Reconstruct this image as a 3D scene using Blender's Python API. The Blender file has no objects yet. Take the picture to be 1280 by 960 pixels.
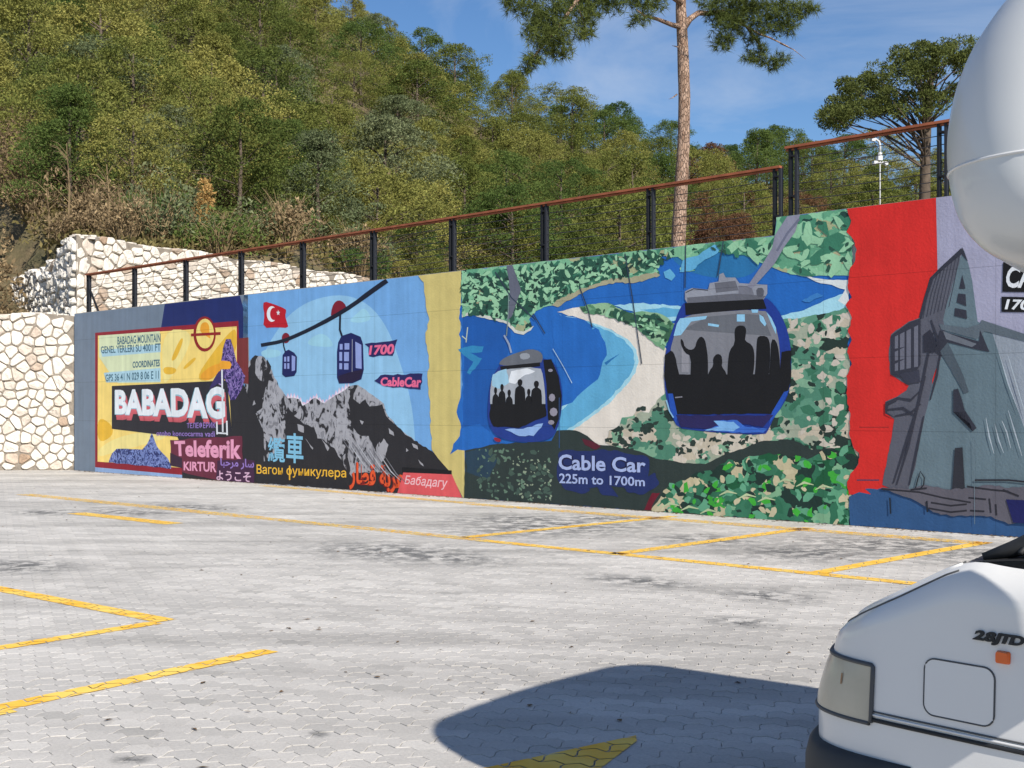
import bpy, bmesh, math, random
import numpy as np
from mathutils import Vector, Matrix
from mathutils.geometry import tessellate_polygon
R = math.radians
SC = bpy.context.scene
COL = SC.collection
rng = np.random.default_rng(7)
random.seed(7)

# ------------------------------------------------------------------ camera
CAMH = 1.6
FL = 1546.0                         # focal length in photo pixels
SY = FL / 960
cam = bpy.data.cameras.new("camera"); camo = bpy.data.objects.new("camera", cam); COL.objects.link(camo)
cam.sensor_width = 36; cam.lens = 36 * FL / 1280; cam.shift_y = 0.025
cam.clip_start = 0.05; cam.clip_end = 2000
camo.location = (0, 0, CAMH); camo.rotation_euler = (R(90), 0, 0)
SC.camera = camo
# ------------------------------------------------------------------ light
SUN_EL, SUN_AZ = 36.5, -27.5        # light travels towards (sin az, cos az)
w = bpy.data.worlds.new("World"); SC.world = w; w.use_nodes = True
nt = w.node_tree; nt.nodes.clear()
def N(nt, t, **k):
    n = nt.nodes.new(t)
    for a, b in k.items(): setattr(n, a, b)
    return n
sky = N(nt, 'ShaderNodeTexSky', sky_type='NISHITA', sun_disc=False)
sky.sun_elevation = R(SUN_EL); sky.sun_rotation = R(180 + SUN_AZ)
sky.air_density = 1.0; sky.dust_density = 0.2; sky.ozone_density = 3.0; sky.altitude = 300
tc = N(nt, 'ShaderNodeTexCoord'); mp = N(nt, 'ShaderNodeMapping'); mp.inputs['Scale'].default_value = (1.2, 1.6, 5.5)
mp.inputs['Rotation'].default_value = (0.0, R(14), 0)
nz = N(nt, 'ShaderNodeTexNoise'); nz.inputs['Scale'].default_value = 1.7; nz.inputs['Detail'].default_value = 9; nz.inputs['Roughness'].default_value = .58
nz.inputs['Distortion'].default_value = .6
cr = N(nt, 'ShaderNodeValToRGB'); cr.color_ramp.elements[0].position = .47; cr.color_ramp.elements[1].position = .82
mul = N(nt, 'ShaderNodeMath', operation='MULTIPLY'); mul.inputs[1].default_value = .7
mx = N(nt, 'ShaderNodeMix', data_type='RGBA'); mx.inputs['B'].default_value = (7.5, 8.0, 8.8, 1)
hs = N(nt, 'ShaderNodeHueSaturation'); hs.inputs['Hue'].default_value = .505; hs.inputs['Saturation'].default_value = 1.18; hs.inputs['Value'].default_value = 1.25
bg = N(nt, 'ShaderNodeBackground'); bg.inputs['Strength'].default_value = 0.075
out = N(nt, 'ShaderNodeOutputWorld')
L = nt.links.new
L(tc.outputs['Generated'], mp.inputs['Vector']); L(mp.outputs[0], nz.inputs['Vector']); L(nz.outputs['Fac'], cr.inputs[0])
L(cr.outputs[0], mul.inputs[0]); L(mul.outputs[0], mx.inputs['Factor']); L(sky.outputs[0], hs.inputs['Color']); L(hs.outputs[0], mx.inputs['A'])
L(mx.outputs['Result'], bg.inputs['Color']); L(bg.outputs[0], out.inputs['Surface'])
sl = bpy.data.lights.new("sun", 'SUN'); sl.energy = 5.0; sl.angle = R(.55); sl.color = (1, .94, .85)
so = bpy.data.objects.new("sun", sl); COL.objects.link(so)
_d = Vector((math.sin(R(SUN_AZ)) * math.cos(R(SUN_EL)), math.cos(R(SUN_AZ)) * math.cos(R(SUN_EL)), -math.sin(R(SUN_EL))))
so.rotation_euler = _d.to_track_quat('-Z', 'Y').to_euler(); so.location = (0, 0, 30)
SC.view_settings.view_transform = 'Standard'; SC.view_settings.look = 'None'
SC.view_settings.exposure = 0.36; SC.view_settings.gamma = 1
SC.cycles.max_bounces = 6; SC.cycles.transparent_max_bounces = 8

# ------------------------------------------------------------------ helpers
def lin(c): c = c / 255; return c / 12.92 if c <= .04045 else ((c + .055) / 1.055) ** 2.4
def rgb(r, g, b, k=1.0): return (lin(r) * k, lin(g) * k, lin(b) * k, 1)

def link(name, me, parent=None, **props):
    o = bpy.data.objects.new(name, me); COL.objects.link(o)
    if parent: o.parent = parent
    for k, v in props.items(): o[k] = v
    return o
def empty(name, loc=(0, 0, 0), rz=0, **props):
    o = bpy.data.objects.new(name, None); COL.objects.link(o); o.empty_display_size = .2
    o.location = loc; o.rotation_euler = (0, 0, rz)
    for k, v in props.items(): o[k] = v
    return o
def mesh(name, verts, faces, mats=(), smooth=False, mi=None):
    me = bpy.data.meshes.new(name); me.from_pydata([tuple(v) for v in verts], [], [tuple(f) for f in faces])
    for m in (mats if isinstance(mats, (list, tuple)) else [mats]): me.materials.append(m)
    if mi is not None: me.polygons.foreach_set('material_index', mi)
    if smooth: me.polygons.foreach_set('use_smooth', [True] * len(me.polygons))
    me.update(); return me
def fast_mesh(name, V, F, mats, smooth=False):
    """V (n,3), F (m,k) arrays"""
    me = bpy.data.meshes.new(name); V = np.asarray(V, np.float32); F = np.asarray(F, np.int32); m, k = F.shape
    me.vertices.add(len(V)); me.vertices.foreach_set('co', V.ravel())
    me.loops.add(m * k); me.loops.foreach_set('vertex_index', F.ravel())
    me.polygons.add(m); me.polygons.foreach_set('loop_start', np.arange(m, dtype=np.int32) * k)
    for mm in (mats if isinstance(mats, (list, tuple)) else [mats]): me.materials.append(mm)
    if smooth: me.polygons.foreach_set('use_smooth', np.ones(m, bool))
    me.update(calc_edges=True); return me
class MB:
    def __init__(s): s.v = []; s.f = []; s.mi = []
    def add(s, v, f, m=0):
        b = len(s.v); s.v += [tuple(x) for x in v]; s.f += [tuple(b + i for i in q) for q in f]; s.mi += [m] * len(f)
    def box(s, c, h, m=0, M=None, bev=0.0):
        x, y, z = h
        v = [Vector((sx * x, sy * y, sz * z)) for sx in (-1, 1) for sy in (-1, 1) for sz in (-1, 1)]
        if M: v = [M @ q for q in v]
        v = [q + Vector(c) for q in v]
        s.add(v, [(0, 1, 3, 2), (4, 6, 7, 5), (0, 4, 5, 1), (2, 3, 7, 6), (0, 2, 6, 4), (1, 5, 7, 3)], m)
    def tube(s, pts, r, n=8, m=0, cap=True):
        pts = [Vector(p) for p in pts]; rs = r if isinstance(r, (list, tuple)) else [r] * len(pts)
        rings = []; up = Vector((0, 0, 1))
        for i, p in enumerate(pts):
            t = (pts[min(i + 1, len(pts) - 1)] - pts[max(i - 1, 0)]).normalized()
            if abs(t.dot(up)) > .95: a = t.cross(Vector((1, 0, 0))).normalized()
            else: a = t.cross(up).normalized()
            b = t.cross(a)
            rings.append([p + (a * math.cos(2 * math.pi * k / n) + b * math.sin(2 * math.pi * k / n)) * rs[i] for k in range(n)])
        v = [q for rg in rings for q in rg]
        f = [(i * n + k, i * n + (k + 1) % n, (i + 1) * n + (k + 1) % n, (i + 1) * n + k) for i in range(len(pts) - 1) for k in range(n)]
        if cap: f += [tuple(range(n))[::-1], tuple((len(pts) - 1) * n + k for k in range(n))]
        s.add(v, f, m)
    def build(s, name, mats, parent=None, smooth=False, **props):
        return link(name, mesh(name, s.v, s.f, mats, smooth, s.mi), parent, **props)

# ------------------------------------------------------------------ materials
def mat(name, color, rough=.8, metal=0.0, spec=.3, noise=0.0, nscale=20, bump=0.0, bscale=60, coat=0.0, transl=0.0, hsv=None):
    m = bpy.data.materials.new(name); m.use_nodes = True; t = m.node_tree; p = t.nodes['Principled BSDF']
    p.inputs['Base Color'].default_value = color; p.inputs['Roughness'].default_value = rough; p.inputs['Metallic'].default_value = metal
    p.inputs['Specular IOR Level'].default_value = spec; p.inputs['Coat Weight'].default_value = coat
    tcn = N(t, 'ShaderNodeTexCoord')
    if noise:
        n = N(t, 'ShaderNodeTexNoise'); n.inputs['Scale'].default_value = nscale; n.inputs['Detail'].default_value = 6
        t.links.new(tcn.outputs['Object'], n.inputs['Vector'])
        mr = N(t, 'ShaderNodeMapRange'); mr.inputs['From Min'].default_value = .25; mr.inputs['From Max'].default_value = .75
        mr.inputs['To Min'].default_value = 1 - noise; mr.inputs['To Max'].default_value = 1 + noise
        h = N(t, 'ShaderNodeHueSaturation'); h.inputs['Color'].default_value = color
        t.links.new(n.outputs['Fac'], mr.inputs['Value']); t.links.new(mr.outputs[0], h.inputs['Value']); t.links.new(h.outputs[0], p.inputs['Base Color'])
    if bump:
        n = N(t, 'ShaderNodeTexNoise'); n.inputs['Scale'].default_value = bscale; n.inputs['Detail'].default_value = 5
        t.links.new(tcn.outputs['Object'], n.inputs['Vector'])
        b = N(t, 'ShaderNodeBump'); b.inputs['Strength'].default_value = bump; b.inputs['Distance'].default_value = .02
        t.links.new(n.outputs['Fac'], b.inputs['Height']); t.links.new(b.outputs[0], p.inputs['Normal'])
    return m

# ================================================================== GROUND: paving
def paver_material(name, island=True):
    m = bpy.data.materials.new(name); m.use_nodes = True; t = m.node_tree; p = t.nodes['Principled BSDF']; K = t.links.new
    geo = N(t, 'ShaderNodeNewGeometry'); oi = N(t, 'ShaderNodeObjectInfo')
    add = N(t, 'ShaderNodeMath', operation='ADD'); fr = N(t, 'ShaderNodeMath', operation='FRACT')
    K(geo.outputs['Random Per Island'], add.inputs[0]); K(oi.outputs['Random'], add.inputs[1]); K(add.outputs[0], fr.inputs[0])
    base = N(t, 'ShaderNodeValToRGB'); e = base.color_ramp.elements
    e[0].position = 0; e[0].color = (.405, .388, .358, 1); e[1].position = 1; e[1].color = (.585, .558, .515, 1)
    x = e.new(.04); x.color = (.47, .449, .415, 1); x = e.new(.7); x.color = (.525, .50, .462, 1)
    K(fr.outputs[0], base.inputs[0])
    # broad weathering
    n1 = N(t, 'ShaderNodeTexNoise'); n1.inputs['Scale'].default_value = .45; n1.inputs['Detail'].default_value = 6; n1.inputs['Roughness'].default_value = .65
    K(geo.outputs['Position'], n1.inputs['Vector'])
    r1 = N(t, 'ShaderNodeMapRange'); r1.inputs['From Min'].default_value = .3; r1.inputs['From Max'].default_value = .7; r1.inputs['To Min'].default_value = .86; r1.inputs['To Max'].default_value = 1.1
    K(n1.outputs['Fac'], r1.inputs['Value'])
    # fine grain and pitting
    n2 = N(t, 'ShaderNodeTexNoise'); n2.inputs['Scale'].default_value = 55; n2.inputs['Detail'].default_value = 7; n2.inputs['Roughness'].default_value = .75
    K(geo.outputs['Position'], n2.inputs['Vector'])
    r2 = N(t, 'ShaderNodeMapRange'); r2.inputs['From Min'].default_value = .3; r2.inputs['From Max'].default_value = .65; r2.inputs['To Min'].default_value = .84; r2.inputs['To Max'].default_value = 1.1
    K(n2.outputs['Fac'], r2.inputs['Value'])
    mm = N(t, 'ShaderNodeMath', operation='MULTIPLY'); K(r1.outputs[0], mm.inputs[0]); K(r2.outputs[0], mm.inputs[1])
    # tyre tracks: soft bands across the lot (parallel to the wall)
    mpp = N(t, 'ShaderNodeMapping'); mpp.inputs['Rotation'].default_value = (0, 0, R(43.6)); mpp.inputs['Scale'].default_value = (.10, 1.1, 1)
    K(geo.outputs['Position'], mpp.inputs['Vector'])
    n4 = N(t, 'ShaderNodeTexNoise'); n4.inputs['Scale'].default_value = 1.0; n4.inputs['Detail'].default_value = 5; K(mpp.outputs[0], n4.inputs['Vector'])
    r4 = N(t, 'ShaderNodeMapRange'); r4.inputs['From Min'].default_value = .5; r4.inputs['From Max'].default_value = .68; r4.inputs['To Min'].default_value = 1; r4.inputs['To Max'].default_value = .74
    K(n4.outputs['Fac'], r4.inputs['Value'])
    m4 = N(t, 'ShaderNodeMath', operation='MULTIPLY'); K(mm.outputs[0], m4.inputs[0]); K(r4.outputs[0], m4.inputs[1])
    hs = N(t, 'ShaderNodeHueSaturation'); K(base.outputs[0], hs.inputs['Color']); K(m4.outputs[0], hs.inputs['Value'])
    # oil and damp stains: blotches at given spots
    last = None
    for (sx, sy, rx, ry) in STAINS:
        vs = N(t, 'ShaderNodeVectorMath', operation='SUBTRACT'); vs.inputs[1].default_value = (sx, sy, 0); K(geo.outputs['Position'], vs.inputs[0])
        vr = N(t, 'ShaderNodeMapping'); vr.inputs['Rotation'].default_value = (0, 0, R(43.6)); K(vs.outputs[0], vr.inputs['Vector'])
        vd = N(t, 'ShaderNodeVectorMath', operation='MULTIPLY'); vd.inputs[1].default_value = (1 / rx, 1 / ry, 0); K(vr.outputs[0], vd.inputs[0])
        ln = N(t, 'ShaderNodeVectorMath', operation='LENGTH'); K(vd.outputs[0], ln.inputs[0])
        f = N(t, 'ShaderNodeMapRange'); f.inputs['From Min'].default_value = 1.0; f.inputs['From Max'].default_value = .2; K(ln.outputs['Value'], f.inputs['Value'])
        if last is None: last = f.outputs[0]
        else:
            mxn = N(t, 'ShaderNodeMath', operation='MAXIMUM'); K(last, mxn.inputs[0]); K(f.outputs[0], mxn.inputs[1]); last = mxn.outputs[0]
    n3 = N(t, 'ShaderNodeTexNoise'); n3.inputs['Scale'].default_value = 4.5; n3.inputs['Detail'].default_value = 8; n3.inputs['Roughness'].default_value = .7
    K(geo.outputs['Position'], n3.inputs['Vector'])
    r3 = N(t, 'ShaderNodeMapRange'); r3.inputs['From Min'].default_value = .44; r3.inputs['From Max'].default_value = .54; K(n3.outputs['Fac'], r3.inputs['Value'])
    ms = N(t, 'ShaderNodeMath', operation='MULTIPLY'); K(last, ms.inputs[0]); K(r3.outputs[0], ms.inputs[1])
    ms2 = N(t, 'ShaderNodeMath', operation='MULTIPLY'); K(ms.outputs[0], ms2.inputs[0]); ms2.inputs[1].default_value = .92
    mxr = N(t, 'ShaderNodeMix', data_type='RGBA'); mxr.inputs['B'].default_value = (.12, .12, .118, 1)
    K(ms2.outputs[0], mxr.inputs['Factor']); K(hs.outputs[0], mxr.inputs['A'])
    # small black spots
    vo = N(t, 'ShaderNodeTexVoronoi'); vo.inputs['Scale'].default_value = 3.2; K(geo.outputs['Position'], vo.inputs['Vector'])
    vr2 = N(t, 'ShaderNodeMapRange'); vr2.inputs['From Min'].default_value = .045; vr2.inputs['From Max'].default_value = .03; vr2.inputs['To Max'].default_value = .65; K(vo.outputs['Distance'], vr2.inputs['Value'])
    mx2 = N(t, 'ShaderNodeMix', data_type='RGBA'); mx2.inputs['B'].default_value = (.08, .075, .07, 1)
    K(vr2.outputs[0], mx2.inputs['Factor']); K(mxr.outputs['Result'], mx2.inputs['A']); K(mx2.outputs['Result'], p.inputs['Base Color'])
    p.inputs['Roughness'].default_value = .85; p.inputs['Specular IOR Level'].default_value = .2
    bp = N(t, 'ShaderNodeBump'); bp.inputs['Strength'].default_value = .7; bp.inputs['Distance'].default_value = .004
    K(n2.outputs['Fac'], bp.inputs['Height']); K(bp.outputs[0], p.inputs['Normal'])
    return m
def gpt(x, y):                      # photo direction -> point on level ground (used to survey markings)
    z = FL * CAMH / (y - 512); return ((x - 640) / FL * z, z)
STAINS = [gpt(x, y) + (r[0] * 1.25, r[1] * 1.9) for x, y, r in [
    (690, 658, (1.6, 1.3)), (650, 650, (1.2, .8)), (495, 690, (1.5, .6)), (555, 697, (1.0, .4)), (1120, 682, (1.6, .9)), (1180, 690, (1.3, .6)),
    (1010, 690, (1.0, .7)), (960, 745, (.5, .25)), (930, 778, (.35, .16)), (25, 708, (.8, .4)), (160, 640, (1.2, .5)), (240, 634, (1.4, .4)),
    (800, 727, (.7, .25)), (880, 675, (.9, .5)), (395, 918, (.07, .05)), (165, 949, (.10, .06)), (760, 648, (1.0, .5)), (1250, 700, (1, .6)), (60, 640, (.8, .4))]]
M_PAVER = paver_material('concrete_paver')
M_SAND = mat('joint_sand', (.40, .385, .36, 1), .95, noise=.2, nscale=8)
M_SOIL = mat('dry_soil', (.17, .12, .075, 1), .95, noise=.35, nscale=.8, bump=.5, bscale=4)

A_WALL = math.atan2(-.5097 * SY, .8604)              # heading of the mural wall
WD = Vector((.8604, -.5097 * SY)).normalized(); WN = Vector((-WD.y, WD.x))
W0 = Vector(((93 - 640) / 960 * 20.2, 20.2 * SY))
def on_lot(x, y, m=0):                          # in front of the mural wall
    return (Vector((x, y)) - W0).dot(WN) < m

paving = link('parking_lot', mesh('parking_lot', [(-60, -25, -.012), (60, -25, -.012), (60, 40, -.012), (-60, 40, -.012)], [(0, 1, 2, 3)], [M_SAND]), kind='structure')
PL, PW, AMP, GAP, CH = .24, .13, .02, .003, .003
def zig(x):                                     # period PL/2
    t = (x / (PL / 2)) % 1.0
    return AMP * (1 - abs(4 * t - 2)) if True else 0
def paver_outline(ins):
    xs = [i * PL / 8 for i in range(9)]
    bot = [(x, zig(x)) for x in xs]
    ez = [(0, 0), (.008, PW * .25), (-.008, PW * .75), (0, PW)]
    P = bot + [(PL + a, zig(PL) + b) for a, b in ez[1:-1]] + [(x, PW + zig(x)) for x in xs[::-1]] + [(a, zig(0) + b) for a, b in ez[1:-1][::-1]]
    P = [Vector(q) for q in P]
    # drop collinear
    Q = [p for i, p in enumerate(P) if abs((p - P[i - 1]).cross(P[(i + 1) % len(P)] - p)) > 1e-7]
    n = len(Q); O = []
    for i in range(n):
        a, b, c = Q[i - 1], Q[i], Q[(i + 1) % n]
        e1 = (b - a).normalized(); e2 = (c - b).normalized()
        n1 = Vector((-e1.y, e1.x)); n2 = Vector((-e2.y, e2.x)); h = (n1 + n2); h = h / max(.3, h.length_squared) * 2
        O.append(b + h * ins)
    return O
PO = paver_outline(GAP / 2); PI_ = paver_outline(GAP / 2 + CH); NP = len(PO)
PTRI = [tuple(t) for t in tessellate_polygon([[Vector((p.x, p.y, 0)) for p in PI_]])]
def paver_geo(dz=0.0, tx=0.0, ty=0.0):
    v = [(p.x, p.y, -.012) for p in PO] + [(p.x, p.y, -CH * .6 + dz + p.x * tx + p.y * ty) for p in PO] + [(p.x, p.y, dz + p.x * tx + p.y * ty) for p in PI_]
    return np.array(v)
F4 = [(i, (i + 1) % NP, NP + (i + 1) % NP, NP + i) for i in range(NP)] + [(NP + i, NP + (i + 1) % NP, 2 * NP + (i + 1) % NP, 2 * NP + i) for i in range(NP)]
_a = PTRI[0]; _P = [PI_[i] for i in _a]
_flip = ((_P[1] - _P[0]).cross(_P[2] - _P[0]) < 0)
FT = [tuple(2 * NP + i for i in (t[::-1] if _flip else t)) for t in PTRI]
PROT = R(-20)                                   # heading of the paver courses
cp, sp_ = math.cos(PROT), math.sin(PROT)
cells = []
for r_ in range(-60, 480):
    for c_ in range(-130, 160):
        lx = c_ * PL + (PL / 2 if r_ % 2 else 0); ly = r_ * PW
        x = lx * cp - ly * sp_; y = lx * sp_ + ly * cp
        if y < 3.2 or abs(x) > .435 * y + 4.2 or not on_lot(x, y, -.02): continue
        if y > 37: continue
        cells.append((y * y + x * x, x, y))
cells.sort()
def px_of(x, y): return 640 + FL * x / y, 512 + FL * CAMH / y
near = [c for c in cells if -5 < px_of(c[1], c[2])[0] < 1010 and px_of(c[1], c[2])[1] < 972 and not (px_of(c[1], c[2])[0] > 980)][:300]
nset = set((c[1], c[2]) for c in near)
far = [c for c in cells if (c[1], c[2]) not in nset]
G0 = paver_geo(); Rm = np.array([[cp, -sp_], [sp_, cp]])
def place(G, x, y):
    g = G.copy(); g[:, :2] = g[:, :2] @ Rm.T + (x, y); return g
variants = []
for i in range(8):
    variants.append(mesh('paver', paver_geo(random.uniform(-.0012, .0012), random.uniform(-.012, .012), random.uniform(-.015, .015)), F4 + FT, [M_PAVER]))
for i, (d, x, y) in enumerate(near):
    o = link('paver', variants[i % 8], paving); o.location = (x, y, 0); o.rotation_euler = (0, 0, PROT)
V = []; nf = len(far)
GV = []
for d, x, y in far:
    g = place(G0, x, y); g[NP:, 2] += random.uniform(-.0012, .0012); GV.append(g)
GV = np.array(GV).reshape(-1, 3)
off = np.arange(nf)[:, None, None] * (3 * NP)
F4a = (np.array(F4)[None] + off).reshape(-1, 4); FTa = (np.array(FT)[None] + off).reshape(-1, 3)
me = bpy.data.meshes.new('paver_field')
allv = np.concatenate([F4a.ravel(), FTa.ravel()]).astype(np.int32)
me.vertices.add(len(GV)); me.vertices.foreach_set('co', GV.astype(np.float32).ravel())
me.loops.add(len(allv)); me.loops.foreach_set('vertex_index', allv)
ls = np.concatenate([np.arange(len(F4a)) * 4, len(F4a) * 4 + np.arange(len(FTa)) * 3]).astype(np.int32)
me.polygons.add(len(ls)); me.polygons.foreach_set('loop_start', ls); me.materials.append(M_PAVER); me.update(calc_edges=True); me.shade_flat()
link('paver_field', me, paving, kind='stuff')

# painted markings: the strip cut by every paver it crosses, 1.5 mm proud of the paver tops
def yellow(name, wear):
    m = bpy.data.materials.new(name); m.use_nodes = True; t = m.node_tree; p = t.nodes['Principled BSDF']; K = t.links.new
    geo = N(t, 'ShaderNodeNewGeometry'); n = N(t, 'ShaderNodeTexNoise'); n.inputs['Scale'].default_value = 13; n.inputs['Detail'].default_value = 9; n.inputs['Roughness'].default_value = .8
    K(geo.outputs['Position'], n.inputs['Vector'])
    r = N(t, 'ShaderNodeMapRange'); r.inputs['From Min'].default_value = wear - .05; r.inputs['From Max'].default_value = wear + .07; K(n.outputs['Fac'], r.inputs['Value'])
    K(r.outputs[0], p.inputs['Alpha'])
    n2 = N(t, 'ShaderNodeTexNoise'); n2.inputs['Scale'].default_value = 3.5; n2.inputs['Detail'].default_value = 6; K(geo.outputs['Position'], n2.inputs['Vector'])
    c = N(t, 'ShaderNodeValToRGB'); c.color_ramp.elements[0].color = (.87, .47, .045, 1); c.color_ramp.elements[0].position = .35
    c.color_ramp.elements[1].color = (.90, .62, .14, 1); c.color_ramp.elements[1].position = .65; K(n2.outputs['Fac'], c.inputs[0]); K(c.outputs[0], p.inputs['Base Color'])
    p.inputs['Roughness'].default_value = .7; p.inputs['Specular IOR Level'].default_value = .2
    return m
YEL = [yellow('yellow_road_paint', .30), yellow('worn_yellow_paint', .42), yellow('faded_yellow_paint', .49)]
def clip(poly, a, b):
    """keep the part of poly left of a->b"""
    res = []; d = b - a
    for i in range(len(poly)):
        p, q = poly[i - 1], poly[i]; sp = d.cross(p - a); sq = d.cross(q - a)
        if sp >= 0: res.append(p)
        if (sp >= 0) != (sq >= 0): res.append(p + (q - p) * (sp / (sp - sq)))
    return res
def marking(quads, kind, label):
    v = []; f = []
    for quad in quads:
        q = [Vector(p) for p in quad]
        if sum(q[i - 1].cross(q[i]) for i in range(4)) < 0: q = q[::-1]
        lo = Vector((min(p.x for p in q) - .3, min(p.y for p in q) - .3)); hi = Vector((max(p.x for p in q) + .1, max(p.y for p in q) + .3))
        for d, x, y in cells:
            if not (lo.x < x < hi.x and lo.y < y < hi.y): continue
            poly = [Vector((p.x * cp - p.y * sp_ + x, p.x * sp_ + p.y * cp + y)) for p in PI_]
            for i in range(4):
                poly = clip(poly, q[i - 1], q[i])
                if len(poly) < 3: break
            if len(poly) < 3: continue
            b = len(v); v += [(p.x, p.y, .0042) for p in poly]
            for t in tessellate_polygon([[Vector((p.x, p.y, 0)) for p in poly]]):
                A, B, C = (poly[i] for i in t)
                f.append(tuple(b + i for i in (t if (B - A).cross(C - A) > 0 else t[::-1])))
    link('parking_line', mesh('parking_line', v, f, [YEL[kind]]), paving, label=label)
def strip(p0, p1, w0=.12, w1=None):
    a, b = Vector(gpt(*p0)), Vector(gpt(*p1)); n = (b - a).normalized(); n = Vector((-n.y, n.x)); w1 = w1 or w0
    return [a + n * w0 / 2, b + n * w1 / 2, b - n * w1 / 2, a - n * w0 / 2]
marking([strip((-60, 725), (208, 776.5), .17)], 0, 'yellow bay end line parallel to the wall')
marking([strip((-60, 820), (196, 778.5), .15)], 0, 'yellow bay side line meeting the end line in a corner')
marking([strip((-40, 894), (338, 813.5), .155), strip((-40, 900), (18, 889), .07)], 0, 'long bright yellow bay side line')
marking([[Vector(gpt(*p)) for p in [(600, 962), (795, 920), (796, 927), (742, 968)]]], 0, 'yellow line end in the shadow of the motorhome')
marking([strip((30, 618), (320, 647), .34), strip((320, 647), (600, 675), .27)], 2, 'faded yellow line along the far bays')
marking([strip((95, 641.5), (218, 655), .3)], 1, 'short worn yellow fragment')
marking([strip((600, 675.5), (1146, 730), .2)], 1, 'long yellow line closing the wall side bays')
marking([strip((580, 672), (842, 645.5), .2)], 1, 'worn yellow divider under the lettering')
marking([strip((768, 693), (1012, 660), .2)], 1, 'yellow divider between two wall side bays')
marking([strip((1023, 716), (1232, 678), .18)], 0, 'bright yellow divider nearest the motorhome')
marking([strip((590, 630), (1235, 680), .34)], 2, 'faded yellow strip along the foot of the mural')
marking([strip((330, 607), (590, 629.5), .3)], 2, 'very faint strip along the foot of the mural')

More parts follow.
